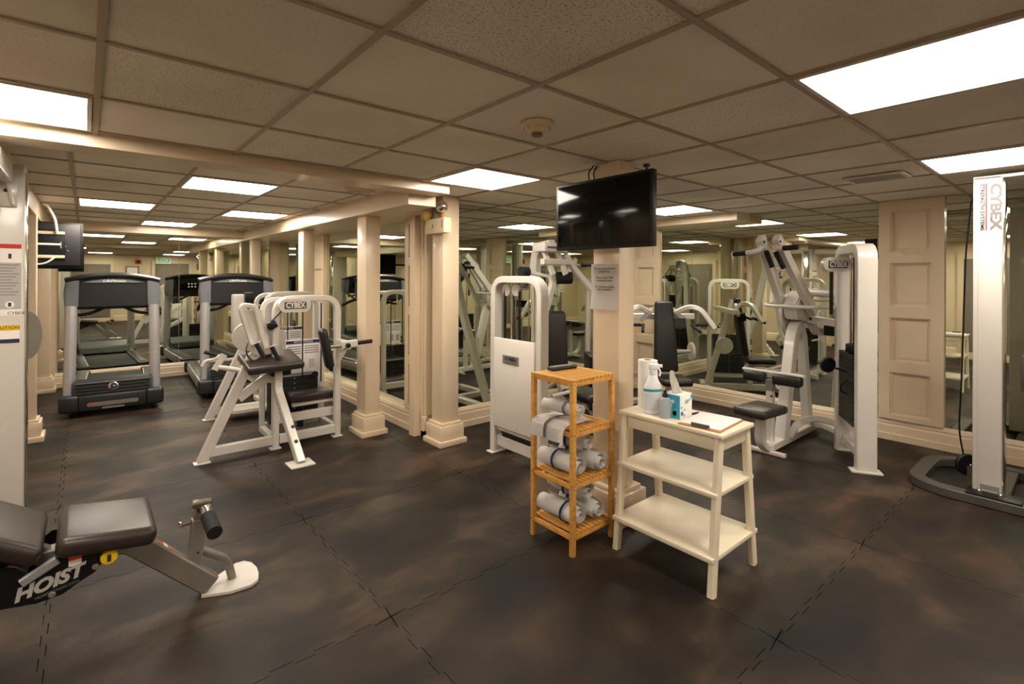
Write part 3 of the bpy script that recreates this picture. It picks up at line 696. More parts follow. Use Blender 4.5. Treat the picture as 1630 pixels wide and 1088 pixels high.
# paper towel roll
pt_ = thing('paper_towel_roll', 'upright roll of white paper towel at the back of the side table', 'paper towel', (2.36, 1.635, TZ))
def ring(b, c, r0, r1, h, n=32):
    lathe_pts = [(r1, 0), (r1, h), (r0, h), (r0, 0.002)]
    ax = Vector((0, 0, 1)); rings = []
    for r, z in lathe_pts: rings.append([b.verts.new((c[0] + r * math.cos(2 * math.pi * k / n), c[1] + r * math.sin(2 * math.pi * k / n), c[2] + z)) for k in range(n)])
    rings.append(rings[0])
    for A, B in zip(rings, rings[1:]):
        for k in range(n): b.faces.new((A[k], A[(k + 1) % n], B[(k + 1) % n], B[k]))
b = nb(); ring(b, (2.36, 1.615, TZ), 0.019, 0.052, 0.26); obj('paper', b, M_PAPER, pt_)
b = nb(); ring(b, (2.36, 1.615, TZ), 0.017, 0.0188, 0.262); obj('cardboard_core', b, M_TAN, pt_)
# spray bottle
sb = thing('spray_bottle', 'white trigger spray bottle with teal label on the side table', 'spray bottle', (2.275, 1.52, TZ))
def bottle_body(b, c, prof, n=24, sx=1.0, sy=0.62, rot=0.0):
    rings = []
    for r, z in prof:
        ring_ = []
        for k in range(n):
            a = 2 * math.pi * k / n; x, y = r * sx * math.cos(a), r * sy * math.sin(a)
            ring_.append(b.verts.new((c[0] + x * math.cos(rot) - y * math.sin(rot), c[1] + x * math.sin(rot) + y * math.cos(rot), c[2] + z)))
        rings.append(ring_)
    for A, B in zip(rings, rings[1:]):
        for k in range(n): b.faces.new((A[k], A[(k + 1) % n], B[(k + 1) % n], B[k]))
    b.faces.new(rings[0][::-1]); b.faces.new(rings[-1])
SBC = (2.275, 1.525, TZ); SR = -0.7
b = nb(); bottle_body(b, SBC, [(0.042, 0), (0.048, 0.006), (0.048, 0.13), (0.044, 0.15), (0.03, 0.175), (0.021, 0.2), (0.016, 0.205)], rot=SR); obj('body', b, M_BOTTLE, sb)
b = nb(); bottle_body(b, (SBC[0], SBC[1], TZ + 0.02), [(0.0492, 0), (0.0492, 0.09)], rot=SR); obj('printed_label', b, mat('pale_label', srgb(214, 216, 226), 0.5), sb)
b = nb(); bottle_body(b, (SBC[0], SBC[1], TZ + 0.112), [(0.0494, 0.006), (0.0492, 0.014), (0.047, 0.022)], rot=SR); obj('label_band', b, M_TEAL, sb)
b = nb(); disc(b, (SBC[0], SBC[1], TZ + 0.216), (0, 0, 1), 0.017, 0.024, 20, 0.002); obj('collar', b, M_BOTTLE, sb)
MS = Matrix.Translation((SBC[0], SBC[1], TZ)) @ Matrix.Rotation(SR, 4, 'Z')
b = nb(); box(b, (-0.022, -0.013, 0.228), (0.032, 0.013, 0.262), 0.008, MS, 3); box(b, (0.028, -0.006, 0.24), (0.05, 0.006, 0.257), 0.003, MS); obj('spray_head', b, M_BOTTLE, sb)
b = nb(); bar(b, [MS @ V(0.03, 0, 0.238), MS @ V(0.04, 0, 0.215), MS @ V(0.034, 0, 0.195)], 0.012, 0.007, (0, 1, 0)); obj('trigger', b, M_BOTTLE, sb)
# hand sanitiser
hs = thing('hand_sanitizer', 'small clear bottle with black cap in front of the spray bottle', 'bottle', (2.25, 1.435, TZ))
b = nb(); bottle_body(b, (2.25, 1.435, TZ), [(0.028, 0), (0.031, 0.004), (0.031, 0.088), (0.024, 0.102), (0.012, 0.107)], sy=0.75, rot=SR); obj('body', b, M_CLEAR, hs)
b = nb(); lathe(b, (2.25, 1.435, TZ + 0.105), (0, 0, 1), [(0.013, 0), (0.013, 0.014), (0.009, 0.02), (0.008, 0.034), (0.004, 0.038)], 18); obj('cap', b, M_BPLAST, hs)
# tissue box
tx = thing('tissue_box', 'cube tissue box printed with teal shapes and a tissue sticking out', 'tissue box', (2.325, 1.405, TZ))
MT = Matrix.Translation((2.325, 1.412, TZ)); h_ = 0.056
b = nb(); box(b, (-h_, -h_ + 0.006, 0), (h_, h_ - 0.006, 0.122), 0.002, MT); obj('carton', b, M_PAPER, tx)
pb_ = pbox('printed_side', (-h_ - 0.0008, -h_ + 0.008, 0.002), (-h_, h_ - 0.008, 0.12), M_CYAN, tx, 0, MT)
random.seed(3)
for k in range(9):
    y = random.uniform(-0.04, 0.04); z = random.uniform(0.015, 0.105); r = random.uniform(0.006, 0.014)
    b = nb(); disc(b, MT @ V(-h_ - 0.0012, y, z), (1, 0, 0), r, 0.001, 6); obj('printed_shape', b, random.choice([M_BLUEP, M_PAPER, M_LGREY, M_TEAL]), tx, smooth=False)
for x, z, r, m_ in ((-0.04, 0.03, 0.012, M_BLUEP), (-0.02, 0.018, 0.008, M_CYAN), (-0.043, 0.06, 0.008, M_CYAN), (-0.015, 0.045, 0.006, M_TEAL), (0.05, 0.105, 0.012, M_CYAN)):
    b = nb(); disc(b, MT @ V(x, -h_ + 0.0052, z), (0, 1, 0), r, 0.001, 6); obj('printed_shape', b, m_, tx, smooth=False)
ptext('brand_print', 'Lis*', MT @ V(0.008, -h_ + 0.0055, 0.085), (1, 0, 0), (0, 0, 1), 0.03, M_TEAL, tx, shear=0.3)
b = nb(); prism(b, stadium(0.075, 0.03), MT @ V(0, 0, 0.1222), (1, 0, 0), (0, 1, 0), 0.001); obj('opening', b, M_LGREY, tx)
b = nb(); gv = {}
for i in range(9):
    for j in range(8):
        s_, q = i / 8 - 0.5, j / 7
        wd = 0.082 * (1 - q) ** 0.7 + 0.008
        gv[i, j] = b.verts.new(MT @ V(s_ * wd - 0.028 * q * (1 if q > 0.2 else q), 0.010 * math.sin(s_ * 14 + q * 3) + 0.014 * q, 0.118 + 0.118 * q))
for i in range(8):
    for j in range(7): b.faces.new((gv[i, j], gv[i + 1, j], gv[i + 1, j + 1], gv[i, j + 1]))
bmesh.ops.solidify(b, geom=b.faces[:], thickness=0.0015); obj('tissue', b, M_PAPER, tx)
# clipboard, papers, pens
cb = thing('clipboard', 'clipboard with a white sheet at the front of the side table', 'clipboard', (2.355, 1.24, TZ))
MC = Matrix.Translation((2.352, 1.243, TZ)) @ Matrix.Rotation(0.08, 4, 'Z')
b = nb(); box(b, (-0.145, -0.105, 0), (0.145, 0.105, 0.004), 0.0015, MC); obj('board', b, M_TAN, cb)
b = nb(); box(b, (-0.12, -0.095, 0.0045), (0.145, 0.108, 0.007), 0.0005, MC); obj('sheet', b, M_PAPER, cb)
b = nb(); box(b, (-0.143, -0.04, 0.005), (-0.105, 0.035, 0.012), 0.003, MC); rod(b, [MC @ V(-0.128, -0.045, 0.014), MC @ V(-0.128, 0.04, 0.014)], 0.007); obj('clip', b, M_DGREY, cb)
b = nb(); rod(b, [(2.30, 1.39, TZ + 0.006), (2.45, 1.365, TZ + 0.006)], 0.0055); tag(obj('pen', b, M_INK), 'slim black pen lying behind the clipboard', 'pen')

# ------------------------------------------------------------------ shared gym-machine pieces
def oval_badge(parent, c, ex, wd=0.26, ht=0.115, th=0.05, ey=(0, 0, 1), text='CYBEX'):
    ex = Vector(ex).normalized(); ey = Vector(ey); n = ex.cross(ey)
    b = nb(); prism(b, stadium(wd, ht), c, ex, ey, th); bmesh.ops.bevel(b, geom=[e for e in b.edges if e.calc_face_angle(0) > 1.2], offset=0.006, segments=2, affect='EDGES'); cov = obj('pulley_cover', b, M_WHITE, parent)
    for sgn in (1, -1):
        e = ex * sgn; o = Vector(c) + n * sgn * (th / 2)
        b = nb(); prism(b, rrect(wd * 0.68, ht * 0.52, 0.004), o + n * sgn * 0.0005, e, ey, 0.001); obj('badge_plate', b, M_DGREY, cov)
        ptext('badge_lettering', text, o + n * sgn * 0.001, e, ey, ht * 0.55, M_PAPER, cov, width=wd * 0.6, bold=0.03)
    return cov
def stack(parent, c, ex, wd, dp, z0, n, ph, gap=0.003):
    ex = Vector((*ex, 0)).normalized(); ey = Vector((-ex.y, ex.x, 0)); me = None
    t = nb(); box(t, (-wd / 2, -dp / 2, 0), (wd / 2, dp / 2, ph - gap), 0.003, frame_M((0, 0, 0), ex, ey)); me = bpy.data.meshes.new('weight_plate'); t.to_mesh(me); t.free(); me.materials.append(M_STACK)
    t = nb(); disc(t, -ey * (dp / 2), ey, 0.006, 0.004, 10); mp = bpy.data.meshes.new('pin_hole'); t.to_mesh(mp); t.free(); mp.materials.append(M_LGREY)
    for k in range(n):
        o = bpy.data.objects.new('weight_plate', me); COL.objects.link(o); o.parent = parent
        o.location = Vector((c[0], c[1], z0 + k * ph)) - Vector(parent['_off'])
        h = bpy.data.objects.new('pin_hole', mp); COL.objects.link(h); h.parent = o; h.location = (0, 0, ph / 2)
def foot(parent, c, sx, sy, th=0.012, name='foot_plate'):
    return pbox(name, (c[0] - sx / 2, c[1] - sy / 2, 0), (c[0] + sx / 2, c[1] + sy / 2, th), M_WHITE, parent, 0.003)

# ------------------------------------------------------------------ arm curl machines in the alcove (two frames)
def frame_common(t_, du, dv):
    D = Vector((du, dv, 0))
    def q(*p): return [Vector(x) + D for x in p]
    pbar('slanted_leg', q((0.68, 4.45, 0.012), (0.99, 4.45, 0.70), (1.03, 4.45, 0.80), (1.16, 4.47, 0.83)), 0.075, 0.05, (0, 1, 0), M_WHITE, t_, 0.12)
    foot(t_, Vector((0.68, 4.45, 0)) + D, 0.11, 0.075)
    pbar('stack_frame', q((1.205, 4.45, 0.0), (1.205, 4.45, 1.245), (1.725, 4.45, 1.245), (1.725, 4.45, 0.0)), 0.052, 0.055, (0, 1, 0), M_WHITE, t_, 0.13)
    foot(t_, Vector((1.205, 4.45, 0)) + D, 0.085, 0.075); foot(t_, Vector((1.725, 4.45, 0)) + D, 0.085, 0.075)
    pbar('base_rail', q((0.72, 4.45, 0.075), (1.18, 4.45, 0.075)), 0.075, 0.045, (0, 1, 0), M_WHITE, t_)
    pbar('base_rail', q((1.235, 4.45, 0.075), (1.70, 4.45, 0.075)), 0.075, 0.045, (0, 1, 0), M_WHITE, t_)
    pbar('rear_rail', q((1.225, 4.86, 0.085), (1.73, 4.86, 0.085)), 0.075, 0.05, (0, 1, 0), M_WHITE, t_)
    for x in (1.205, 1.725): pbar('side_rail', q((x, 4.48, 0.075), (x, 4.86, 0.075)), 0.05, 0.05, (0, 0, 1), M_WHITE, t_)
    for x in (1.36, 1.54): prod('guide_rod', q((x, 4.80, 0.1), (x, 4.80, 1.2)), 0.009, M_CHROME, t_)
    pbar('rear_frame', q((1.205, 4.86, 0.1), (1.205, 4.86, 1.225), (1.73, 4.86, 1.225), (1.73, 4.86, 0.1)), 0.045, 0.04, (0, 1, 0), M_WHITE, t_, 0.12)
    for x in (1.44, 1.60): prod('cable', q((x, 4.50, 0.5), (x, 4.50, 1.2)), 0.006, M_BPLAST, t_)
    stack(t_, Vector((1.45, 4.80, 0)) + D, (1, 0), 0.42, 0.1, 0.125, 9, 0.045)
    oval_badge(t_, Vector((1.345, 4.41, 1.19)) + D, (1, 0, 0))
    # instruction placard hung on the rear frame
    pl = nb(); box(pl, *[tuple(Vector(p) + D) for p in ((1.36, 4.70, 0.56), (1.66, 4.712, 0.86))], 0.002); pl = obj('placard', pl, M_PAPER, t_)
    y = 4.6985 + dv
    pbox('placard_header', (1.36 + du, y, 0.825), (1.66 + du, y + 0.001, 0.855), M_NAVY, pl, 0)
    ptext('placard_title', 'ARM EXTENSION' if dv == 0 else 'ARM CURL', (1.51 + du, y, 0.84), (1, 0, 0), (0, 0, 1), 0.022, M_PAPER, pl)
    for k in range(4):
        pbox('print_block', (1.375 + du, y, 0.795 - k * 0.02), (1.49 + du, y + 0.001, 0.803 - k * 0.02), M_GINK, pl, 0)
        pbox('print_block', (1.52 + du, y, 0.795 - k * 0.02), (1.645 + du, y + 0.001, 0.803 - k * 0.02), M_GINK, pl, 0)
    for xx in (1.38, 1.46, 1.56): pbox('pictogram', (xx + du, y, 0.60), (xx + 0.05 + du, y + 0.001, 0.68), M_LGREY, pl, 0)
    return q
def arm_lever(t_, D):
    def q(*p): return [Vector(x) + D for x in p]
    lv = pbar('lever_frame', q((1.045, 4.42, 0.80), (0.935, 4.42, 1.175), (0.955, 4.42, 1.205), (1.03, 4.42, 1.195), (1.05, 4.42, 1.165), (1.13, 4.42, 0.80)), 0.035, 0.04, (0, 1, 0), M_WHITE, t_, 0.03)
    b = nb(); prism(b, [(-0.05, 0), (0.10, 0), (0.03, 0.34), (-0.13, 0.34)], Vector((1.07, 4.45, 0.82)) + D, (1, 0, 0), (0, 0, 1), 0.02); obj('lever_plate', b, M_WHITE, t_)
    pdisc('cam_disc', Vector((1.17, 4.50, 0.90)) + D, (0.1, 1, 0.1), 0.125, 0.03, M_WHITE, t_)
    pdisc('cam_disc', Vector((1.03, 4.60, 0.93)) + D, (0.1, 1, 0.1), 0.12, 0.02, M_WHITE, t_)
    for x, z in ((1.035, 0.90), (1.15, 0.865)):
        g = prod('grip', q((x, 4.36, z), (x + 0.05, 4.33, z - 0.115)), 0.017, M_FOAM, t_)
        b = nb(); disc(b, Vector((x, 4.36, z)) + D, (0.4, -0.2, -0.9), 0.043, 0.006); obj('grip_flange', b, M_WHITE, g)
    b = nb(); rod(b, q((0.985, 4.40, 0.90), (0.965, 4.38, 0.84), (0.99, 4.38, 0.78), (1.05, 4.40, 0.735)), 0.007, 0.05); obj('hose', b, M_DGREY, t_)
    pbox('stop_block', (-0.035, -0.03, -0.03), (0.035, 0.03, 0.03), M_BPLAST, t_, 0.004, Matrix.Translation(Vector((1.17, 4.43, 1.03)) + D) @ Matrix.Rotation(-0.5, 4, 'Y'))
    prod('cable', q((1.16, 4.42, 1.06), (1.30, 4.405, 1.20)), 0.005, M_BPLAST, t_)
mA = thing('arm_curl_machine', 'white arm extension machine with black elbow pad, nearest in the alcove', 'exercise machine', (1.2, 4.45, 0), group='white stack machines in the alcove')
q = frame_common(mA, 0, 0); arm_lever(mA, Vector((0, 0, 0)))
pbar('front_leg', [(1.255, 3.95, 0.012), (1.20, 4.36, 0.50), (1.20, 4.37, 0.70)], 0.07, 0.06, (1, 0, 0), M_WHITE, mA, 0.05)
b = nb(); box(b, (1.16, 3.87, 0), (1.34, 4.03, 0.014), 0.004); obj('foot_plate', b, M_WHITE, mA)
for z, y in ((0.14, 4.055), (0.235, 4.135)): pdisc('bolt', (1.243, y - 0.03, z + 0.02), (0, -1, 0.75), 0.014, 0.01, M_BPLAST, mA)
pbar('brace', [(0.93, 4.45, 0.46), (1.13, 4.44, 0.60), (1.19, 4.43, 0.585)], 0.07, 0.045, (0, 1, 0), M_WHITE, mA, 0.05)
MP = frame_M((1.165, 4.43, 0.735), (0.86, -0.02, 0.03), (0.1, 1, 0.16))
pad('elbow_pad', MP, 0.42, 0.42, 0.062, M_BENCH, mA, 0.022)
pbox('pad_bracket', (1.15, 4.34, 0.62), (1.30, 4.52, 0.70), M_BPLAST, mA, 0.006)
pad('seat', frame_M((1.55, 4.62, 0.375), (1, 0, 0), (0, 1, 0)), 0.40, 0.24, 0.065, M_BENCH, mA, 0.02)
pbar('seat_arm', [(1.37, 4.55, 0.315), (1.73, 4.55, 0.315)], 0.03, 0.04, (0, 1, 0), M_WHITE, mA)
pbar('seat_post', [(1.46, 4.62, 0.10), (1.46, 4.62, 0.34)], 0.045, 0.045, (0, 1, 0), M_BPLAST, mA)
pbar('cross_rail', [(1.23, 4.52, 0.22), (1.71, 4.52, 0.22)], 0.075, 0.04, (0, 1, 0), M_WHITE, mA)
pad('back_pad', frame_M((1.53, 4.19, 0.835), (0.25, 1, 0), (-0.2, 0, 1)), 0.17, 0.335, 0.07, M_BLACK, mA, 0.03)
prod('pad_bar', [(1.56, 4.20, 0.84), (1.74, 4.20, 0.85)], 0.016, M_STEEL, mA)
pbar('pad_bracket', [(1.66, 4.20, 0.848), (1.80, 4.20, 0.855)], 0.062, 0.05, (0, 1, 0), M_WHITE, mA)
pbar('bracket_arm', [(1.73, 4.43, 0.85), (1.73, 4.20, 0.85)], 0.06, 0.05, (0, 0, 1), M_WHITE, mA)
prod('bar_grip', [(1.80, 4.20, 0.855), (1.94, 4.20, 0.862)], 0.018, M_FOAM, mA)
pbar('bracket_strut', [(1.72, 4.20, 0.84), (1.65, 4.24, 0.70)], 0.03, 0.03, (0, 1, 0), M_WHITE, mA)
pdisc('adjust_knob', (1.71, 4.165, 0.845), (0, 1, 0), 0.02, 0.03, M_BPLAST, mA)
pdisc('selector_knob', (1.62, 4.72, 0.53), (0, 1, 0), 0.03, 0.03, M_BPLAST, mA)
# range-limiter handle on the left
prod('side_bar', [(0.985, 4.5, 0.665), (0.82, 4.6, 0.70)], 0.02, M_WHITE, mA)
prod('side_grip', [(0.72, 4.62, 0.83), (0.80, 4.60, 0.80)], 0.015, M_FOAM, mA)
pbar('side_plate', [(0.79, 4.6, 0.68), (0.86, 4.6, 0.80)], 0.05, 0.02, (0, 1, 0), M_WHITE, mA)
prod('side_hoop', [(0.70, 4.6, 0.72), (0.72, 4.6, 0.76), (0.80, 4.6, 0.77), (0.83, 4.6, 0.80)], 0.012, M_WHITE, mA, 0.03)
pbar('roller_plate', [(1.0, 4.40, 0.60), (1.07, 4.40, 0.68)], 0.06, 0.025, (0, 1, 0), M_WHITE, mA)
mB = thing('arm_curl_machine', 'white stack machine half hidden behind the nearest arm extension machine', 'exercise machine', (1.46, 5.76, 0), group='white stack machines in the alcove')
DB = Vector((0.26, 1.31, 0)); frame_common(mB, 0.26, 1.31)
pbox('lever_head', (1.13, 5.60, 0.86), (1.25, 5.75, 1.25), M_WHITE, mB, 0.012)
pbox('stop_block', (1.22, 5.55, 1.17), (1.30, 5.63, 1.27), M_BPLAST, mB, 0.006)
pbar('brace', [Vector((0.93, 4.45, 0.46)) + DB, Vector((1.19, 4.44, 0.60)) + DB], 0.07, 0.045, (0, 1, 0), M_WHITE, mB)
pad('seat', frame_M(Vector((1.55, 4.62, 0.36)) + DB, (1, 0, 0), (0, 1, 0)), 0.36, 0.24, 0.06, M_BLACK, mB, 0.02)
b = nb(); prism(b, stadium(0.42, 0.2), (1.28, 5.62, 0.09), (1, 0, 0), (0, 1, 0), 0.03); obj('foot_tray', b, M_WHITE, mB)

# ------------------------------------------------------------------ chest press with white shroud tower
mC = thing('chest_press_machine', 'white chest press with shrouded weight tower and tall black backrest', 'exercise machine', (2.9, 3.0, 0))
pbar('tower_frame', [(2.585, 3.235, 0.0), (2.585, 3.235, 1.415), (2.585, 2.685, 1.415), (2.585, 2.685, 0.0)], 0.055, 0.085, (1, 0, 0), M_WHITE, mC, 0.13)
pbox('weight_shroud', (2.545, 2.735, 0.225), (2.565, 3.255, 0.945), M_SHROUD, mC, 0.006)
pbox('shroud_side', (2.565, 2.715, 0.225), (2.655, 2.737, 0.945), M_SHROUD, mC, 0.004)
b = nb(); box(b, (2.5425, 2.905, 0.745), (2.5455, 3.10, 0.815), 0.0); np_ = obj('nameplate', b, M_GINK, mC)
ptext('nameplate_lettering', 'CYBEX', (2.5425, 3.0, 0.787), (0, -1, 0), (0, 0, 1), 0.04, M_BPLAST, np_, width=0.15, bold=0.03)
ptext('nameplate_lettering', 'STRENGTH SYSTEMS', (2.5425, 3.0, 0.758), (0, -1, 0), (0, 0, 1), 0.013, M_INK, np_, width=0.14)
pbar('lower_rail', [(2.60, 3.21, 0.10), (2.60, 2.69, 0.10)], 0.09, 0.05, (1, 0, 0), M_WHITE, mC)
pbar('upper_rail', [(2.60, 3.21, 0.21), (2.60, 2.69, 0.21)], 0.05, 0.05, (1, 0, 0), M_WHITE, mC)
for vv in (3.235, 2.685): foot(mC, (2.59, vv, 0), 0.15, 0.08)
for vv in (3.08, 2.82): prod('guide_rod', [(2.62, vv, 0.12), (2.62, vv, 1.39)], 0.009, M_CHROME, mC)
for vv in (3.14, 2.96): prod('cable', [(2.60, vv, 0.4), (2.60, vv, 1.34)], 0.011, M_BPLAST, mC)
for vv in (3.12, 3.0): pdisc('pulley', (2.60, vv, 1.33), (1, 0, 0.1), 0.05, 0.02, M_WHITE, mC)
stack(mC, (2.63, 2.95, 0), (0, 1), 0.4, 0.1, 0.14, 12, 0.045)
b = nb(); prism(b, [(0, 0.0), (0.11, 0.16), (0.0, 0.34), (-0.02, 0.34), (0.06, 0.16), (-0.02, 0.0)], (2.62, 3.25, 0.30), (0, 1, 0), (0, 0, 1), 0.03); obj('side_linkage', b, M_WHITE, mC)
pdisc('linkage_bolt', (2.60, 3.345, 0.46), (1, 0, 0), 0.008, 0.012, M_INK, mC)
for vv in (3.2, 2.72): pbar('base_rail', [(2.65, vv, 0.06), (3.62, vv, 0.06)], 0.07, 0.06, (0, 0, 1), M_WHITE, mC)
pbar('cross_rail', [(3.60, 2.70, 0.06), (3.60, 3.70, 0.06)], 0.07, 0.06, (0, 0, 1), M_WHITE, mC)
pbar('rear_post', [(3.36, 3.62, 0.05), (3.20, 3.40, 0.95), (3.10, 3.32, 1.55), (3.10, 3.28, 1.70), (3.10, 3.10, 1.72)], 0.085, 0.07, (1, 0, 0), M_WHITE, mC, 0.12)
b = nb(); box(b, (2.97, 3.06, 1.655), (3.26, 3.22, 1.735), 0.012); obj('head_box', b, M_WHITE, mC)
pbox('head_slot', (3.0, 3.055, 1.685), (3.24, 3.061, 1.70), M_DGREY, mC, 0)
for k, x in enumerate((3.02, 3.18)): pbar('linkage', [(x, 3.12, 1.66), (x + 0.07, 3.08, 1.46)], 0.055, 0.03, (0, 1, 0), M_WHITE, mC)
pbar('crossbar', [(2.98, 3.10, 1.57), (3.34, 3.10, 1.57)], 0.05, 0.05, (0, 0, 1), M_WHITE, mC)
pbar('press_arm', [(3.26, 3.10, 1.64), (3.36, 3.10, 1.53), (3.56, 3.02, 1.30), (3.70, 2.98, 1.08)], 0.05, 0.045, (0, 1, 0), M_WHITE, mC, 0.08)
pbar('press_arm', [(3.12, 3.13, 1.46), (3.14, 3.13, 1.38), (3.06, 3.13, 1.18), (2.98, 3.10, 1.0)], 0.06, 0.045, (0, 1, 0), M_WHITE, mC, 0.06)
b = nb(); rod(b, [(3.22, 3.16, 1.43), (3.34, 3.10, 1.43)], 0.055, n=20); obj('roller', b, M_FOAM, mC)
b = nb(); rod(b, [(2.82, 3.2, 1.48), (2.90, 3.2, 1.48)], 0.045, n=18); obj('roller', b, M_FOAM, mC)
pbar('crossbar', [(3.16, 3.14, 1.43), (2.9, 3.2, 1.48)], 0.03, 0.03, (0, 0, 1), M_WHITE, mC)
prod('hand_grip', [(3.42, 3.04, 1.55), (3.58, 3.04, 1.55)], 0.016, M_FOAM, mC)
pad('backrest', frame_M((3.03, 2.98, 0.86), (0.85, -0.5, 0), (-0.16, 0.16, 1)), 0.17, 0.58, 0.07, M_BLACK, mC, 0.03, 1.25)
pbar('back_frame', [(3.16, 2.9, 0.2), (3.10, 3.10, 0.7), (3.05, 3.18, 1.2)], 0.05, 0.05, (1, 0, 0), M_WHITE, mC, 0.1)
pad('seat', frame_M((3.24, 2.84, 0.44), (1, 0, 0), (0, 1, 0.05)), 0.28, 0.32, 0.07, M_BLACK, mC, 0.03)
pbar('seat_post', [(3.22, 2.9, 0.06), (3.22, 2.86, 0.42)], 0.05, 0.05, (0, 1, 0), M_WHITE, mC)
pbar('base_rail', [(3.22, 2.55, 0.06), (3.22, 3.7, 0.06)], 0.07, 0.06, (0, 0, 1), M_WHITE, mC)
prod('adjust_lever', [(2.70, 2.70, 0.53), (2.92, 2.72, 0.53)], 0.014, M_WHITE, mC)
pbar('foot_lever', [(3.26, 2.72, 0.32), (3.50, 2.64, 0.30)], 0.06, 0.07, (0, 0, 1), M_BPLAST, mC)

# ------------------------------------------------------------------ shoulder press turned out of the recess corner
mH = thing('shoulder_press_machine', 'white shoulder press with long black backrest behind the side table', 'exercise machine', (4.64, 2.96, 0), -YAW, local=True)
pad('backrest', frame_M((0, 0.02, 0.82), (1, 0, 0), (-0.03, 0.14, 1)), 0.19, 0.74, 0.075, M_BLACK, mH, 0.03, 1.35)
pad('seat', frame_M((0.02, -0.2, 0.40), (1, 0, 0), (0, 1, 0)), 0.30, 0.34, 0.07, M_BLACK, mH, 0.03)
pbar('back_post', [(0, 0.42, 0.05), (0, 0.14, 1.02), (0, 0.10, 1.16)], 0.07, 0.06, (1, 0, 0), M_WHITE, mH, 0.1)
pbar('seat_post', [(0, -0.1, 0.05), (0, -0.12, 0.37)], 0.06, 0.06, (1, 0, 0), M_WHITE, mH)
pbar('base_rail', [(0, -0.42, 0.05), (0, 0.5, 0.05)], 0.08, 0.06, (1, 0, 0), M_WHITE, mH)
for y in (-0.42, 0.42): pbar('base_foot', [(-0.3, y, 0.045), (0.3, y, 0.045)], 0.07, 0.06, (0, 0, 1), M_WHITE, mH)
pbar('cross_beam', [(-0.66, 0.16, 1.02), (0.35, 0.16, 1.02)], 0.07, 0.06, (0, 0, 1), M_WHITE, mH)
for s_ in (-1, 1):
    pbar('press_arm', [(s_ * 0.13, 0.10, 1.06), (s_ * 0.27, 0.05, 1.135), (s_ * 0.36, -0.02, 1.11), (s_ * 0.48, -0.10, 0.91)], 0.05, 0.045, (0, 1, 0), M_WHITE, mH, 0.1)
    prod('hand_grip', [(s_ * 0.27, -0.05, 0.945), (s_ * 0.42, -0.06, 0.945)], 0.017, M_FOAM, mH)
    prod('angled_grip', [(s_ * 0.25, -0.06, 0.95), (s_ * 0.29, -0.2, 0.89)], 0.016, M_FOAM, mH)
    pbar('arm_bracket', [(s_ * 0.10, 0.1, 1.10), (s_ * 0.24, 0.1, 0.98)], 0.05, 0.03, (0, 1, 0), M_WHITE, mH)
b = nb(); prism(b, rrect(0.12, 0.1, 0.01), (0.16, 0.06, 0.95), (1, 0, 0), (0, 0.2, 1), 0.1); obj('pivot_block', b, M_BPLAST, mH)
pbar('stack_frame', [(-0.78, -0.3, 0), (-0.78, -0.3, 1.40), (-0.78, 0.22, 1.40), (-0.78, 0.22, 0)], 0.05, 0.06, (1, 0, 0), M_WHITE, mH, 0.12)
pbar('stack_base', [(-0.78, -0.28, 0.06), (-0.78, 0.2, 0.06)], 0.07, 0.05, (1, 0, 0), M_WHITE, mH)
pbar('link_rail', [(-0.76, 0.2, 0.06), (-0.1, 0.35, 0.06)], 0.06, 0.05, (0, 0, 1), M_WHITE, mH)
stack(mH, (-0.78, -0.04, 0), (0, 1), 0.4, 0.1, 0.1, 12, 0.045)
for y in (-0.12, 0.04): prod('guide_rod', [(-0.78, y, 0.1), (-0.78, y, 1.37)], 0.009, M_CHROME, mH)
oval_badge(mH, (-0.74, -0.04, 1.34), (0, 1, 0), th=0.06)
pdisc('cam', (0.38, 0.3, 0.62), (1, 0, 0), 0.1, 0.03, M_WHITE, mH)
prod('cam_shaft', [(0.0, 0.28, 0.62), (0.40, 0.3, 0.62)], 0.02, M_WHITE, mH)

# ------------------------------------------------------------------ lat pulldown
mD = thing('lat_pulldown_machine', 'white lat pulldown with black seat and thigh pad before the large mirror', 'exercise machine', (4.7, 1.6, 0))
pbar('base_rail', [(4.25, 1.76, 0.055), (5.28, 1.76, 0.055)], 0.09, 0.06, (0, 0, 1), M_WHITE, mD)
pbar('front_foot', [(4.24, 1.62, 0.02), (4.24, 1.90, 0.02)], 0.05, 0.03, (0, 0, 1), M_WHITE, mD)
pbar('front_hook', [(4.36, 1.76, 0.05), (4.20, 1.76, 0.05), (4.10, 1.76, 0.14), (4.09, 1.74, 0.40)], 0.05, 0.07, (0, 1, 0), M_WHITE, mD, 0.09)
pad('seat', frame_M((4.02, 1.72, 0.405), (1, -0.1, 0.0), (0.1, 1, 0)), 0.36, 0.26, 0.065, M_BENCH, mD, 0.025)
pbar('seat_post', [(4.35, 1.78, 0.05), (4.35, 1.78, 0.57)], 0.055, 0.055, (0, 1, 0), M_WHITE, mD)
pbar('post_sleeve', [(4.35, 1.78, 0.50), (4.35, 1.78, 0.59)], 0.062, 0.062, (0, 1, 0), M_STEEL, mD)
pdisc('pin', (4.318, 1.76, 0.46), (1, 0.3, 0), 0.009, 0.01, M_INK, mD)
for y0_, y1_ in ((1.99, 1.81), (1.75, 1.53)):
    pad('thigh_pad', frame_M((4.33, (y0_ + y1_) / 2, 0.605), (0, 1, 0), (1, 0, 0)), abs(y0_ - y1_), 0.09, 0.085, M_BLACK, mD, 0.025)
pbar('thigh_bar', [(4.34, 2.0, 0.655), (4.34, 1.52, 0.655)], 0.05, 0.02, (0, 0, 1), M_WHITE, mD)
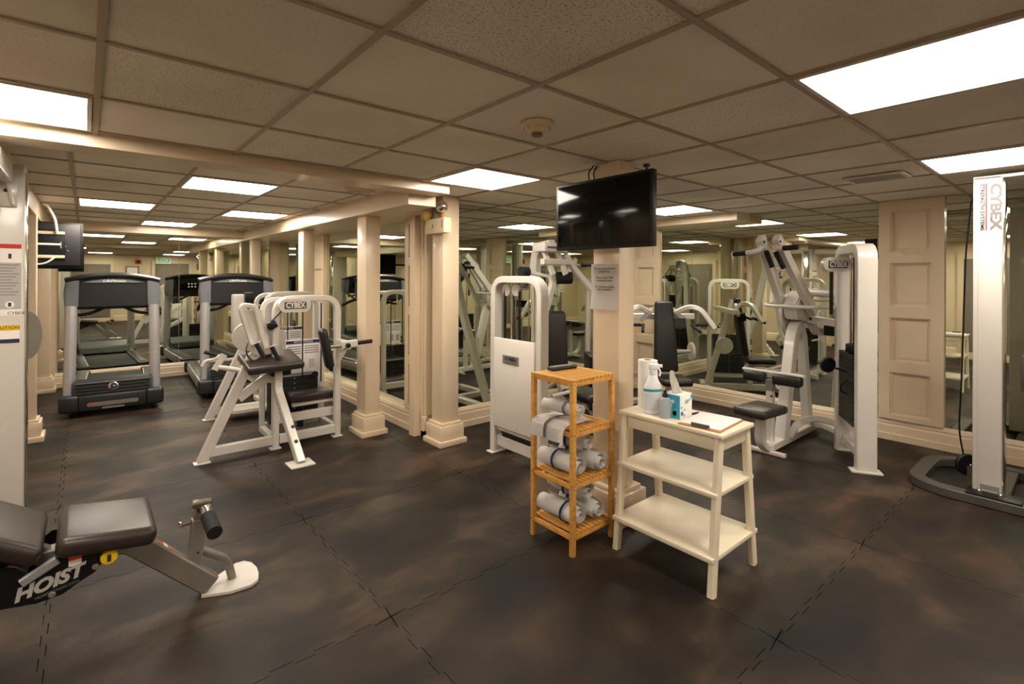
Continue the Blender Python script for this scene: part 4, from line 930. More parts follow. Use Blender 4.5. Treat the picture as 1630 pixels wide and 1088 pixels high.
pbar('a_frame_leg', [(4.52, 1.76, 0.06), (4.74, 1.76, 0.90), (4.80, 1.76, 1.0), (4.90, 1.76, 1.01)], 0.105, 0.085, (0, 1, 0), M_WHITE, mD, 0.12)
pbar('a_frame_leg', [(5.12, 1.76, 0.06), (4.96, 1.76, 0.92), (4.88, 1.76, 1.01)], 0.085, 0.07, (0, 1, 0), M_WHITE, mD, 0.1)
pbar('head_link', [(5.0, 1.72, 1.15), (5.03, 1.70, 1.02), (5.06, 1.68, 0.95), (5.16, 1.66, 0.94)], 0.06, 0.06, (0, 1, 0), M_WHITE, mD, 0.08)
b = nb(); prism(b, [(-0.22, 0.0), (0.14, -0.06), (0.2, 0.1), (0.05, 0.24), (-0.14, 0.24), (-0.26, 0.12)], (4.92, 1.75, 1.08), (1, 0, 0), (0, 0, 1), 0.12); bmesh.ops.bevel(b, geom=list(b.edges), offset=0.012, segments=2, affect='EDGES'); obj('pivot_housing', b, M_WHITE, mD)
pdisc('cam_disc', (4.86, 1.84, 1.12), (0, 1, 0), 0.17, 0.03, M_WHITE, mD)
b = nb(); arc = [(4.92 + 0.30 * math.cos(a), 1.74 + 0.30 * math.sin(a), 1.19) for a in [math.pi * (0.55 + 0.95 * k / 16) for k in range(17)]]
rod(b, arc, 0.016); obj('guard_hoop', b, M_WHITE, mD)
pbar('pull_arm', [(4.84, 1.865, 1.13), (4.30, 1.845, 1.77)], 0.085, 0.06, (0, 1, 0), M_WHITE, mD)
pbar('pull_arm', [(4.88, 1.635, 1.13), (4.34, 1.735, 1.77)], 0.085, 0.06, (0, 1, 0), M_WHITE, mD)
for (x, y) in ((4.30, 1.845), (4.34, 1.735)): pdisc('pivot_bolt', (x - 0.004, y - 0.032, 1.735), (0, 1, 0), 0.012, 0.012, M_INK, mD)
b = nb(); rod(b, [(4.33, 1.845, 1.70), (4.26, 1.83, 1.67), (4.23, 1.88, 1.65), (4.23, 1.94, 1.645)], 0.02, 0.04); obj('handle_arm', b, M_WHITE, mD)
prod('hand_grip', [(4.23, 1.93, 1.645), (4.23, 2.04, 1.64)], 0.021, M_FOAM, mD)
b = nb(); rod(b, [(4.36, 1.735, 1.70), (4.29, 1.73, 1.68), (4.26, 1.69, 1.675), (4.26, 1.64, 1.675)], 0.02, 0.04); obj('handle_arm', b, M_WHITE, mD)
prod('hand_grip', [(4.26, 1.65, 1.675), (4.26, 1.54, 1.68)], 0.021, M_FOAM, mD)
prod('angled_grip', [(4.28, 1.79, 1.655), (4.36, 1.775, 1.53)], 0.021, M_FOAM, mD)
prod('angled_grip', [(4.31, 1.725, 1.645), (4.40, 1.70, 1.52)], 0.021, M_FOAM, mD)
pbar('link_beam', [(4.98, 1.74, 1.07), (4.88, 1.42, 1.05)], 0.09, 0.06, (0, 0, 1), M_WHITE, mD)
prod('link_tube', [(4.98, 1.72, 1.31), (4.88, 1.42, 1.30)], 0.035, M_WHITE, mD, n=16)
pdisc('beam_bolt', (4.93, 1.66, 1.075), (1, -0.3, 0), 0.012, 0.07, M_INK, mD)
PA = Vector((4.405, 1.125, 0)); PB = Vector((4.85, 1.39, 0)); dAB = (PB - PA).normalized(); nAB = Vector((dAB.y, -dAB.x, 0))
pbar('stack_frame', [PA, PA + V(0, 0, 1.665), PB + V(0, 0, 1.665), PB], 0.07, 0.13, nAB, M_WHITE, mD, 0.1)
b = nb(); box(b, (-0.05, -0.10, 0), (0.05, 0.10, 0.014), 0.003, frame_M(PA, dAB, -nAB)); obj('foot_plate', b, M_WHITE, mD)
b = nb(); box(b, (-0.05, -0.05, 0), (0.05, 0.05, 0.014), 0.003, frame_M(PB, dAB, -nAB)); obj('foot_plate', b, M_WHITE, mD)
pbar('stack_rail', [PA + dAB * 0.04 + V(0, 0, 0.10), PB - dAB * 0.04 + V(0, 0, 0.10)], 0.07, 0.05, nAB, M_WHITE, mD)
pbar('stack_rail', [PA + dAB * 0.04 + V(0, 0, 0.26), PB - dAB * 0.04 + V(0, 0, 0.26)], 0.06, 0.05, nAB, M_WHITE, mD)
mid = (PA + PB) / 2
stack(mD, mid + dAB * 0.02, (dAB.x, dAB.y), 0.36, 0.11, 0.30, 13, 0.042)
for s_ in (-0.09, 0.09): prod('guide_rod', [mid + dAB * s_ + V(0, 0, 0.25), mid + dAB * s_ + V(0, 0, 1.62)], 0.01, M_CHROME, mD)
prod('cable', [mid + V(0, 0, 0.85), mid + V(0, 0, 1.6)], 0.012, M_BPLAST, mD)
prod('cable', [(4.66, 1.43, 1.14), (4.66, 1.43, 1.5)], 0.014, M_BPLAST, mD)
pbox('selector_head', (mid.x - 0.05, mid.y - 0.05, 0.85), (mid.x + 0.05, mid.y + 0.05, 0.92), M_BPLAST, mD, 0.006)
oval_badge(mD, (4.575, 1.37, 1.545), (0.76, -0.65, 0), wd=0.23, ht=0.115)
hd = pdisc('round_handle', (4.55, 1.42, 0.74), (0.65, 0.76, 0.1), 0.062, 0.03, M_BPLAST, mD, 0.008)
prod('handle_stem', [(4.56, 1.42, 0.73), mid + V(0, 0, 0.68)], 0.008, M_BPLAST, mD)
prod('pin_lanyard', [mid + V(-0.03, 0.03, 0.64), (4.56, 1.33, 0.6), (4.58, 1.34, 0.53), mid + V(0, 0.03, 0.52)], 0.007, M_BPLAST, mD, 0.05)
pbar('curved_brace', [(4.62, 1.72, 0.08), (4.62, 1.68, 0.19), (4.78, 1.60, 0.24), (4.86, 1.42, 0.2)], 0.055, 0.055, (0, 0.5, 1), M_WHITE, mD, 0.12)
pbar('curved_brace', [(5.18, 1.74, 0.08), (5.12, 1.62, 0.10), (5.0, 1.46, 0.10), (4.87, 1.40, 0.06)], 0.08, 0.05, (0, 0, 1), M_WHITE, mD, 0.12)
bx_ = pbox('counterweight', (5.08, 1.30, 0.92), (5.28, 1.62, 1.04), M_BPLAST, mD, 0.006)
pbar('lever_bracket', [(5.14, 1.66, 0.96), (5.10, 1.50, 0.96)], 0.05, 0.05, (0, 0, 1), M_WHITE, mD)

# ------------------------------------------------------------------ right-hand cable tower
mE = thing('cable_tower', 'tall white cable tower with red and grey lettering at the right edge', 'exercise machine', (4.5, 0.4, 0), group='white cable towers')
pbox('tower_column', (4.40, 0.400, 0.055), (4.57, 0.538, 2.09), M_WHITE, mE, 0.006)
pbox('edge_strip', (4.398, 0.512, 0.06), (4.4012, 0.5135, 2.085), M_LGREY, mE, 0)
pbox('chrome_cover', (4.42, 0.390, 0.055), (4.54, 0.401, 2.06), M_CHROME, mE, 0.003)
loop = [(4.34, -0.72), (4.34, 0.70), (4.44, 0.84), (4.98, 0.84), (5.10, 0.72), (5.10, -0.72)]
b = nb(); bar(b, [(x, y, 0.032) for x, y in loop], 0.09, 0.06, (0, 0, 1), 0.08); obj('base_loop', b, M_DGREY, mE)
pbar('base_cross', [(4.34, 0.42, 0.03), (5.10, 0.42, 0.03)], 0.10, 0.05, (0, 0, 1), M_DGREY, mE)
pbox('mount_plate', (4.30, 0.30, 0.06), (4.45, 0.56, 0.072), M_BPLAST, mE, 0.002)
for y in (0.50, 0.40): pdisc('mount_bolt', (4.36, y, 0.08), (0, 0, 1), 0.016, 0.02, M_CHROME, mE)
ptext('tower_lettering', 'CYBEX', (4.3985, 0.433, 1.895), (0, 0, -1), (0, -1, 0), 0.07, mat('logo_grey', srgb(96, 92, 90), 0.6), mE, width=0.30, bold=0.045, label='large grey vertical lettering')
ptext('tower_lettering', 'STRENGTH SYSTEMS', (4.3985, 0.494, 1.895), (0, 0, -1), (0, -1, 0), 0.026, M_INK, mE, width=0.30, bold=0.03)
pbox('red_stripe', (4.3975, 0.471, 1.745), (4.3995, 0.479, 2.045), M_RED, mE, 0)
pbox('maker_plate', (4.397, 0.41, 0.085), (4.3995, 0.50, 0.115), M_GINK, mE, 0)
prod('hanging_cable', [(4.66, 0.55, 2.02), (4.70, 0.585, 1.97), (4.70, 0.612, 1.63), (4.70, 0.632, 0.7), (4.70, 0.645, 0.36), (4.70, 0.62, 0.2)], 0.0055, M_BPLAST, mE, 0.15)
pdisc('low_pulley', (4.72, 0.60, 0.13), (0.6, 0.5, 0), 0.075, 0.03, M_BPLAST, mE, 0.005)
pdisc('pulley_bolt', (4.70, 0.58, 0.135), (0.6, 0.5, 0), 0.014, 0.02, M_CHROME, mE)
pbox('pulley_bracket', (4.70, 0.57, 0.055), (4.75, 0.63, 0.13), M_DGREY, mE, 0.003)
for x in (4.60, 4.78): prod('guide_rod', [(x, 0.25, 0.08), (x, 0.25, 2.02)], 0.011, M_CHROME, mE)
pbox('stack_guard', (4.64, 0.30, 0.7), (4.9, 0.335, 0.93), M_DGREY, mE, 0.01)
prod('weight_pin', [(4.62, 0.27, 0.68), (4.72, 0.20, 0.68)], 0.007, M_CHROME, mE)
stack(mE, (4.72, 0.12, 0), (0, 1), 0.2, 0.3, 0.08, 8, 0.045)
pbox('top_plate', (4.40, 0.0, 2.075), (4.9, 0.538, 2.095), M_WHITE, mE, 0.003)
pbar('rear_column', [(4.80, -0.3, 0.06), (4.80, -0.3, 2.08)], 0.15, 0.15, (0, 1, 0), M_WHITE, mE)

# ------------------------------------------------------------------ left-hand cable tower
mF = thing('cable_tower', 'wide white cable tower with instruction and caution stickers at the left edge', 'exercise machine', (-0.45, 3.95, 0), group='white cable towers')
pbox('tower_column', (-0.62, 3.80, 0.0), (-0.255, 4.0, 2.035), M_WHITE, mF, 0.006)
pbox('edge_trim', (-0.258, 3.85, 0.05), (-0.248, 3.96, 2.0), M_CHROME, mF, 0.004)
FY = 3.799
st = pbox('instruction_sticker', (-0.50, FY - 0.001, 1.215), (-0.262, FY, 1.60), M_PAPER, mF, 0)
pbox('sticker_header', (-0.50, FY - 0.0025, 1.577), (-0.265, FY - 0.0012, 1.60), M_RED, st, 0)
pbox('sticker_text_field', (-0.50, FY - 0.0022, 1.25), (-0.265, FY - 0.0012, 1.50), M_LGREY, st, 0)
for k in range(11): pbox('print_line', (-0.50, FY - 0.003, 1.485 - k * 0.016), (-0.275 - 0.012 * (k % 3), FY - 0.0023, 1.490 - k * 0.016), M_GINK, st, 0)
for x in (-0.38, -0.31):
    for z, r in ((1.535, 0.022), (1.275, 0.018)):
        b = nb(); disc(b, (x, FY - 0.0018, z), (0, 1, 0), r, 0.001, 20); obj('pictogram', b, M_PAPER, st, smooth=False); pbox('pictogram_figure', (x - 0.006, FY - 0.0032, z - r * 0.6), (x + 0.006, FY - 0.0023, z + r * 0.6), M_INK, st, 0)
ptext('sticker_brand', 'CYBEX', (-0.285, FY - 0.001, 1.228), (1, 0, 0), (0, 0, 1), 0.022, M_INK, st)
cs = pbox('caution_sticker', (-0.44, FY - 0.001, 1.065), (-0.272, FY, 1.165), M_PAPER, mF, 0)
pbox('caution_band', (-0.44, FY - 0.0022, 1.137), (-0.272, FY - 0.0012, 1.165), M_YEL, cs, 0)
ptext('caution_lettering', 'CAUTION', (-0.325, FY - 0.0022, 1.151), (1, 0, 0), (0, 0, 1), 0.024, M_INK, cs)
pbox('caution_footer', (-0.44, FY - 0.0022, 1.068), (-0.272, FY - 0.0012, 1.09), M_NAVY, cs, 0)
b = nb(); prism(b, [(0.062 * math.cos(t), 0.135 * math.sin(t)) for t in [(-0.5 + k / 14) * math.pi for k in range(15)]], (-0.252, 3.93, 1.095), (0.8, 0.3, 0), (0, 0, 1), 0.03); obj('pulley_guard', b, M_STEEL, mF)
pbox('top_beam', (-0.45, 3.0, 1.93), (-0.30, 3.80, 2.03), M_WHITE, mF, 0.006)
pbox('bracket_plate', (-0.55, 3.785, 1.80), (-0.282, 3.799, 1.93), M_WHITE, mF, 0.002)
prod('bracket_rod', [(-0.318, 3.775, 1.93), (-0.298, 3.775, 1.81)], 0.009, M_WHITE, mF)
pdisc('bracket_bolt', (-0.325, 3.78, 1.885), (0, 1, 0), 0.009, 0.012, M_INK, mF)

# ------------------------------------------------------------------ adjustable bench (local frame, +x toward the foot)
BV = 2.62
mG = thing('weight_bench', 'low adjustable weight bench with dark padded seat and white foot plate', 'weight bench', (0.1, BV, 0))
pad('seat_pad', frame_M((0.07, BV, 0.418), (1, 0, -0.15), (0, 1, 0)), 0.305, 0.385, 0.075, M_BENCH, mG, 0.03)
bd_ = Vector((-0.83, 0, 0.56)).normalized()
pad('back_pad', frame_M(Vector((-0.115, BV, 0.415)) + bd_ * 0.36, -bd_, (0, 1, 0)), 0.70, 0.385, 0.075, M_BENCH, mG, 0.03)
pbar('spine', [(0.435, BV, 0.035), (0.14, BV, 0.335), (-0.16, BV, 0.345)], 0.085, 0.06, (0, 1, 0), M_STEEL, mG, 0.04)
b = nb(); pts = [(0.395, 2.585), (0.50, 2.535), (0.585, 2.53), (0.62, 2.555), (0.635, 2.61), (0.64, 2.67), (0.63, 2.73), (0.605, 2.765), (0.57, 2.77), (0.48, 2.71), (0.42, 2.665)]
prism(b, pts, (0, 0, 0.008), (1, 0, 0), (0, 1, 0), 0.012); obj('foot_plate', b, mat('worn_white_plate', srgb(210, 204, 196), 0.45, var=0.06, vscale=12), mG)
pbar('roller_post', [(0.372, 2.63, 0.11), (0.392, 2.63, 0.34)], 0.055, 0.05, (0, 1, 0), M_STEEL, mG)
pdisc('post_hole', (0.385, 2.603, 0.20), (0, 1, 0), 0.005, 0.006, M_INK, mG)
pbar('chrome_insert', [(0.391, 2.63, 0.335), (0.397, 2.63, 0.405)], 0.047, 0.043, (0, 1, 0), M_CHROME, mG)
pbar('chrome_head', [(0.37, 2.635, 0.405), (0.44, 2.615, 0.405)], 0.05, 0.03, (0, 0, 1), M_CHROME, mG)
prod('roller_axle', [(0.412, 2.61, 0.388), (0.416, 2.53, 0.370)], 0.021, M_CHROME, mG, n=16)
b = nb(); rod(b, [(0.414, 2.545, 0.374), (0.4142, 2.54, 0.373), (0.42, 2.435, 0.345), (0.4202, 2.43, 0.344)], 0.03, n=20); obj('foam_roller', b, M_FOAM, mG)
prod('pull_pin', [(0.365, 2.625, 0.335), (0.325, 2.62, 0.337)], 0.010, M_CHROME, mG)
pdisc('pin_knob', (0.32, 2.62, 0.337), (1, 0, 0), 0.013, 0.013, M_CHROME, mG)
prod('foot_brace', [(0.40, 2.64, 0.195), (0.51, 2.65, 0.105), (0.53, 2.645, 0.01)], 0.018, M_STEEL, mG, 0.04, n=14)
sl = math.atan2(0.30, 0.295)
for k, x in enumerate((0.255, 0.236, 0.217)): pbox('sticker', (-0.010, -0.018, 0.0), (0.010, 0.018, 0.0012), M_PAPER if k == 1 else M_ORANGE, mG, 0, Matrix.Translation((x, BV, 0.035 + (0.435 - x) * 0.30 / 0.295)) @ Matrix.Rotation(sl, 4, 'Y') @ Matrix.Translation((0, 0, 0.043)))
for y in (2.48, 2.76):
    b = nb(); prism(b, [(-0.40, 0.34), (-0.30, 0.285), (-0.22, 0.268), (-0.13, 0.252), (-0.06, 0.258), (-0.02, 0.282), (0.03, 0.305), (0.058, 0.34), (0.055, 0.38), (0.02, 0.392), (-0.10, 0.398), (-0.15, 0.36), (-0.19, 0.40), (-0.24, 0.42), (-0.36, 0.42)], (0, y, 0), (1, 0, 0), (0, 0, 1), 0.008); sp_ = obj('side_plate', b, M_BPLAST, mG)
    if y < BV:
        ptext('plate_lettering', 'HOIST', (-0.10, y - 0.0042, 0.313), (0.985, 0, 0.17), (-0.17, 0, 0.985), 0.062, M_LGREY, sp_, width=0.205, shear=0.35, bold=0.05, label='white slanted lettering')
        ptext('plate_lettering', 'HOISTFITNESS.COM', (-0.075, y - 0.0042, 0.281), (0.985, 0, 0.17), (-0.17, 0, 0.985), 0.012, M_GINK, sp_, width=0.12)
        for x, z in ((-0.09, 0.268), (0.032, 0.325)): pdisc('plate_bolt', (x, y - 0.006, z), (0, 1, 0), 0.011, 0.008, M_STEEL, sp_)
        pbox('warning_label', (-0.045, y - 0.0055, 0.352), (-0.008, y - 0.0042, 0.388), M_PAPER, sp_, 0); pbox('warning_header', (-0.045, y - 0.0065, 0.374), (-0.008, y - 0.0056, 0.388), M_RED, sp_, 0)
pbar('lift_arm', [(-0.17, 2.466, 0.345), (-0.075, 2.466, 0.395)], 0.032, 0.02, (0, 1, 0), M_ALU, mG)
b = nb(); disc(b, (0.072, 2.466, 0.352), (0, 1, 0), 0.027, 0.02, 24, 0.004); kn = obj('yellow_knob', b, M_YEL, mG); pbox('knob_mark', (0.066, 2.4535, 0.339), (0.078, 2.4555, 0.365), M_INK, kn, 0)
pbar('knob_shaft', [(0.072, 2.475, 0.352), (0.072, 2.60, 0.352)], 0.02, 0.02, (0, 0, 1), M_BPLAST, mG)
pbar('rear_leg', [(-0.14, BV, 0.34), (-0.70, BV, 0.05)], 0.08, 0.06, (0, 1, 0), M_STEEL, mG)
pbar('rear_foot', [(-0.70, 2.38, 0.032), (-0.70, 2.86, 0.032)], 0.06, 0.06, (0, 0, 1), M_STEEL, mG)
pbox('seat_support', (-0.06, 2.56, 0.345), (0.17, 2.68, 0.385), M_BPLAST, mG, 0.004)
pbar('back_support', [Vector((-0.10, BV, 0.36)), Vector((-0.10, BV, 0.36)) + bd_ * 0.6], 0.045, 0.05, (0, 1, 0), M_STEEL, mG)
pbar('back_ladder', [Vector((-0.45, BV, 0.18)), Vector((-0.12, BV, 0.36)) + bd_ * 0.35], 0.04, 0.05, (0, 1, 0), M_STEEL, mG)

# ------------------------------------------------------------------ treadmills (local frame: user faces -y)
def treadmill(loc, rot, label):
    t_ = thing('treadmill', label, 'treadmill', loc, rot, 'two grey treadmills', local=True)
    W = 0.42
    # deck and side rails
    b = nb(); box(b, (-0.27, 0.12, 0.15), (0.27, 1.72, 0.178), 0.006); obj('running_belt', b, M_BELT, t_)
    for s_ in (-1, 1):
        b = nb(); prism(b, [(-0.05, 0.06), (0.05, 0.06), (0.06, 0.12), (0.05, 0.185), (0.02, 0.205), (-0.07, 0.205), (-0.07, 0.15)] if s_ > 0 else [(0.05, 0.06), (-0.05, 0.06), (-0.06, 0.12), (-0.05, 0.185), (-0.02, 0.205), (0.07, 0.205), (0.07, 0.15)][::-1], (s_ * 0.345, 0.91, 0), (1, 0, 0), (0, 0, 1), 1.64); obj('side_rail', b, M_ALU, t_)
        pbox('foot_rail', (s_ * 0.335 - 0.05, 0.34, 0.205), (s_ * 0.335 + 0.05, 1.70, 0.212), M_TDARK, t_, 0.002)
        b = nb(); box(b, (s_ * 0.35 - 0.08, -0.03, 0.055), (s_ * 0.35 + 0.08, 0.1, 0.225), 0.03, None, 4); obj('front_corner', b, M_TDARK, t_)
        b = nb(); box(b, (s_ * 0.345 - 0.085, 1.70, 0.06), (s_ * 0.345 + 0.085, 1.80, 0.21), 0.02, None, 3); obj('rear_cap', b, M_TDARK, t_)
        prod('upright', [(s_ * 0.355, 0.10, 0.17), (s_ * 0.352, 0.13, 0.6), (s_ * 0.345, 0.155, 1.12)], 0.05, M_ALU, t_, 0.1, n=20)
        b = nb(); prism(b, [(-0.055, 0.0), (0.05, 0.0), (0.06, 0.15), (0.045, 0.285), (-0.03, 0.30), (-0.06, 0.29)] if s_ > 0 else [(-0.05, 0.0), (0.055, 0.0), (0.06, 0.29), (0.03, 0.30), (-0.045, 0.285), (-0.06, 0.15)], (s_ * 0.345, 0.20, 1.10), (1, 0, 0), (0, 0.12, 1), 0.16); bmesh.ops.bevel(b, geom=list(b.edges), offset=0.01, segments=2, affect='EDGES'); obj('console_side', b, M_TGREY, t_)
        prod('handrail', [(s_ * 0.36, 0.24, 1.12), (s_ * 0.37, 0.55, 1.06), (s_ * 0.36, 0.78, 1.0)], 0.02, M_FOAM, t_, 0.1)
        pdisc('wheel', (s_ * 0.33, 0.06, 0.045), (1, 0, 0), 0.045, 0.03, M_BPLAST, t_)
        pbox('rear_foot', (s_ * 0.33 - 0.03, 1.6, 0), (s_ * 0.33 + 0.03, 1.66, 0.065), M_BPLAST, t_, 0.004)
    # motor hood
    b = nb(); prism(b, [(0.0, 0.19), (0.02, 0.345), (0.07, 0.375), (0.30, 0.30), (0.34, 0.20)], (0, 0, 0), (0, 1, 0), (0, 0, 1), 0.64); bmesh.ops.bevel(b, geom=list(b.edges), offset=0.012, segments=3, affect='EDGES'); hood = obj('motor_hood', b, M_TDARK, t_)
    for k in range(4):
        z = 0.22 + k * 0.032; b = nb(); box(b, (-0.30, 0.0015 + (z - 0.19) * 0.13 - 0.006, z), (0.30, (z - 0.19) * 0.13 + 0.004, z + 0.012), 0.003); obj('hood_groove', b, M_BPLAST, hood)
    b = nb(); lathe(b, (0.0, 0.01, 0.29), (0, -1, 0.13), [(0.042, 0), (0.042, 0.006), (0.034, 0.010)], 28); em = obj('emblem', b, M_CHROME, hood)
    b = nb(); lathe(b, (0.0, -0.001, 0.2915), (0, -1, 0.13), [(0.028, 0), (0.024, 0.004)], 24); obj('emblem_field', b, M_TDARK, em)
    bmx = nb(); rod(bmx, [(-0.018, -0.006, 0.282), (-0.006, -0.007, 0.302), (0.004, -0.006, 0.284), (0.018, -0.007, 0.30)], 0.004); obj('emblem_mark', bmx, M_CHROME, em)
    b = nb(); box(b, (-0.275, -0.035, 0.065), (0.275, 0.05, 0.215), 0.012, None, 3); fp = obj('front_panel', b, M_TDARK, t_)
    b = nb(); prism(b, stadium(0.42, 0.04), (0.0, -0.036, 0.125), (1, 0, 0), (0, 0, 1), 0.006); obj('panel_strip', b, M_STEEL, fp)
    pdisc('power_switch', (-0.175, -0.04, 0.125), (0, 1, 0), 0.012, 0.006, M_RED, fp)
    pbox('serial_plate', (-0.09, -0.037, 0.072), (0.09, -0.034, 0.09), M_GINK, fp, 0)
    # console
    arch = []
    for k in range(17):
        s_ = k / 16; x = -0.30 + 0.60 * s_; arch.append((x, 0.30 + 0.045 * (1 - (2 * s_ - 1) ** 2)))
    b = nb(); prism(b, [(-0.30, 0.015), (0.30, 0.015)] + arch[::-1], (0, 0.19, 1.09), (1, 0, 0), (0, 0.12, 1), 0.09); bmesh.ops.bevel(b, geom=[e for e in b.edges if e.calc_face_angle(0) > 0.8], offset=0.012, segments=2, affect='EDGES'); con = obj('console', b, M_BPLAST, t_)
    top = []
    for k in range(21):
        s_ = k / 20; x = -0.40 + 0.80 * s_; top.append((x, 0.295 + 0.06 * (1 - (2 * s_ - 1) ** 2)))
    b = nb(); sweep(b, [Vector((x, 0.20 + 0.12 * z, 1.09 + z)) for x, z in top], rprof(0.035, 0.19, 0.012), (0, 1, 0.12)); obj('console_cap', b, M_BPLAST, t_)
    low = []
    b = nb(); prism(b, [(-0.26, 0.272)] + [(-0.26 + 0.52 * k / 12, 0.272 + 0.04 * (1 - (2 * k / 12 - 1) ** 2)) for k in range(1, 12)] + [(0.26, 0.272)], (0, 0.139, 1.09), (1, 0, 0), (0, 0.12, 1), 0.012); bd = obj('badge_band', b, M_TGREY, con)
    ptext('badge_lettering', 'LifeFitness', (0, 0.139 + 0.12 * 0.29 - 0.007, 1.09 + 0.289), (1, 0, 0), (0, 0.12, 1), 0.034, M_PAPER, bd, width=0.19, shear=0.25)
    # display on the user side
    pbox('display', (-0.2, 0.255, 1.2), (0.2, 0.262, 1.36), M_SCREEN, con, 0.002)
    pbox('display_strip', (-0.14, 0.262, 1.345), (0.14, 0.264, 1.355), M_RED, con, 0)
    for i in range(3):
        for j in range(2): pdisc('console_key', (-0.06 + i * 0.05, 0.264, 1.25 + j * 0.05), (0, 1, 0), 0.013, 0.004, M_PAPER, con, 0, 14)
    # front handlebar: drooping from the console to both uprights
    for s_ in (-1, 1): prod('front_handlebar', [(s_ * 0.30, 0.28, 1.02), (s_ * 0.20, 0.30, 1.03), (s_ * 0.05, 0.32, 1.11)], 0.017, M_FOAM, t_, 0.08)
    pbar('console_bar', [(-0.30, 0.24, 1.105), (0.30, 0.24, 1.105)], 0.03, 0.05, (0, 0, 1), M_BPLAST, t_)
    return t_
treadmill((0.225, 6.66, 0), -0.05, 'grey treadmill standing free before the left end mirror')
treadmill((1.42, 6.72, 0), -0.05, 'grey treadmill half hidden behind the arm curl machines')

# ------------------------------------------------------------------ small television seen from behind, left of the treadmills
t2 = thing('television', 'small flat television seen from behind above the left treadmill', 'television', (-0.3, 6.6, 1.5))
pbox('bezel', (-0.72, 6.60, 1.50), (-0.02, 6.645, 1.955), M_BPLAST, t2, 0.006)
pbox('rear_shell', (-0.70, 6.57, 1.53), (-0.04, 6.60, 1.94), M_TDARK, t2, 0.01)
pbox('screen', (-0.70, 6.645, 1.525), (-0.04, 6.648, 1.935), M_SCREEN, t2, 0)
for z in (1.845, 1.615): pbar('mount_rail', [(-0.62, 6.555, z), (-0.155, 6.555, z)], 0.018, 0.03, (0, 0, 1), M_SMOKE, t2)
pbar('mount_rail', [(-0.62, 6.56, 1.735), (-0.185, 6.56, 1.735)], 0.012, 0.02, (0, 0, 1), M_PAPER, t2)
pbar('mount_hook', [(-0.185, 6.565, 1.70), (-0.185, 6.565, 1.765)], 0.015, 0.012, (0, 1, 0), M_CHROME, t2)
pbox('mount_plate', (-0.60, 6.562, 1.58), (-0.15, 6.570, 1.88), M_BPLAST, t2, 0.003)
for x, z in ((-0.15, 1.72), (-0.135, 1.675)): pdisc('screw', (x, 6.566, z), (0, 1, 0), 0.008, 0.008, M_CHROME, t2)
pbox('wall_plate', (-0.60, 6.52, 1.62), (-0.5, 6.55, 1.82), M_BPLAST, t2, 0.003)
pbar('wall_arm', [(-0.55, 6.53, 1.72), (-0.80, 6.53, 1.72), (-1.12, 6.53, 1.72)], 0.04, 0.04, (0, 0, 1), M_BPLAST, t2)
prod('white_hose', [(-0.31, 6.50, 2.11), (-0.28, 6.50, 2.10), (-0.225, 6.51, 1.99), (-0.21, 6.535, 1.84)], 0.011, M_PAPER, t2, 0.08)
prod('white_cable', [(-0.45, 6.54, 1.545), (-0.30, 6.54, 1.54), (-0.225, 6.545, 1.61)], 0.008, M_PAPER, t2, 0.06)

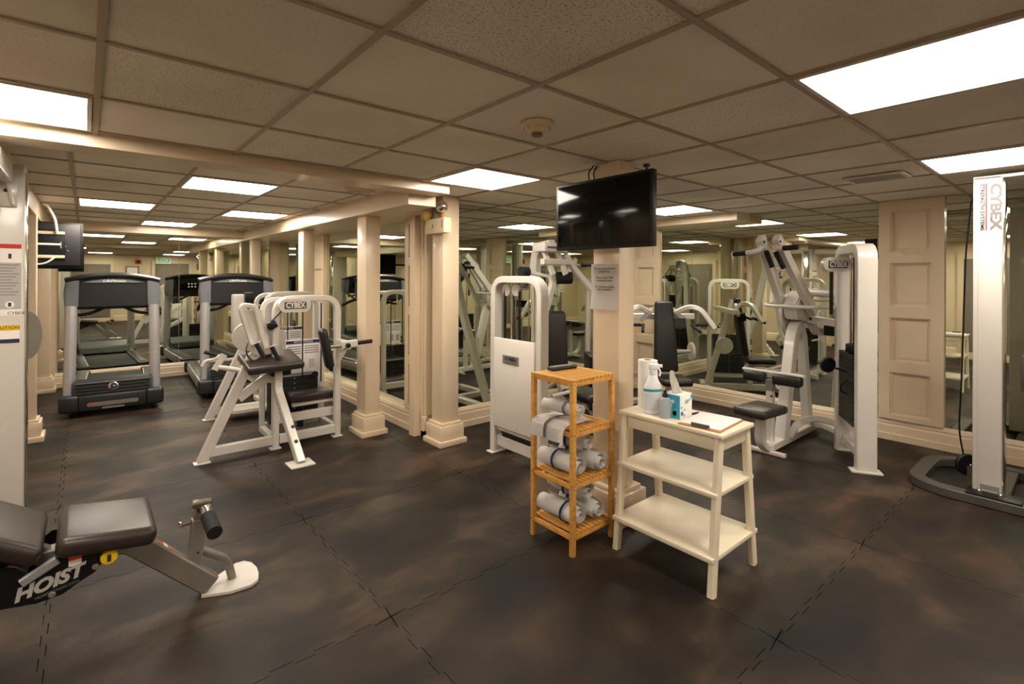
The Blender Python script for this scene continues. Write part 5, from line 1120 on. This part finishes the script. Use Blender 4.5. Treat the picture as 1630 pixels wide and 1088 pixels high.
# ------------------------------------------------------------------ the rest of the room, seen in the mirrors
def doorway(name, o, ex, nrm, wd, ht, shade):
    o = Vector((*o, 0)); ex = Vector((*ex, 0)); n = Vector((*nrm, 0))
    def bx(b, x0, x1, d0, d1, z0, z1):
        p = o + ex * x0 + n * d0 + V(0, 0, z0); q_ = o + ex * x1 + n * d1 + V(0, 0, z1)
        box(b, [min(p[i], q_[i]) for i in range(3)], [max(p[i], q_[i]) for i in range(3)])
    b = nb(); bx(b, 0, wd, 0, 0.03, 0, ht); root = struct(name, b, shade)
    b = nb(); bx(b, -0.09, 0, 0, 0.045, 0, ht + 0.09); bx(b, wd, wd + 0.09, 0, 0.045, 0, ht + 0.09); bx(b, 0, wd, 0, 0.045, ht, ht + 0.09); obj('door_casing', b, M_PAINT, root, smooth=False)
    for k in range(2):
        b = nb(); bx(b, wd * (0.06 + 0.47 * k), wd * (0.47 + 0.47 * k), 0.03, 0.038, 0.15, ht - 0.1); obj('door_panel', b, shade, root, smooth=False)
doorway('door_1', (1.75, V_BACK), (1, 0), (0, 1), 0.95, 1.86, M_GREY_SHADE)
doorway('door_2', (-0.35, V_BACK), (1, 0), (0, 1), 0.95, 1.80, M_GREY_SHADE)
doorway('door_3', (U_W, 2.9), (0, 1), (1, 0), 0.7, 1.85, M_PAINT)
doorway('door_4', (U_W, 0.4), (0, 1), (1, 0), 1.2, 1.8, M_GREY_SHADE)
ex_ = thing('exit_sign', 'green and white exit sign reflected in the end mirror', 'exit sign', (2.0, V_BACK + 0.05, 1.9))
pbox('sign_case', (1.76, V_BACK + 0.05, 1.84), (2.18, V_BACK + 0.09, 2.06), M_PAPER, ex_, 0.006)
ptext('sign_lettering', 'EXIT', (1.97, V_BACK + 0.09, 1.95), (-1, 0, 0), (0, 0, 1), 0.17, M_GREEN, ex_, width=0.34, bold=0.03)
fr = thing('framed_notice', 'small framed notice on the back wall reflected in the end mirror', 'picture frame', (1.15, V_BACK, 1.45))
pbox('picture_frame', (0.98, V_BACK, 1.42), (1.32, V_BACK + 0.02, 1.75), mat('brown_frame', srgb(92, 56, 36), 0.5), fr, 0.003)
pbox('picture_sheet', (1.01, V_BACK + 0.02, 1.45), (1.29, V_BACK + 0.023, 1.72), M_PAPER, fr, 0)
al = thing('fire_alarm', 'small red alarm box on the back wall reflected in the end mirror', 'alarm', (1.3, V_BACK, 1.85))
pbox('alarm_body', (1.22, V_BACK, 1.83), (1.38, V_BACK + 0.05, 1.97), M_RED, al, 0.006); pbox('alarm_plate', (1.26, V_BACK + 0.05, 1.86), (1.34, V_BACK + 0.055, 1.94), M_INK, al, 0.001)

for o in bpy.data.objects:
    if '_off' in o: del o['_off']
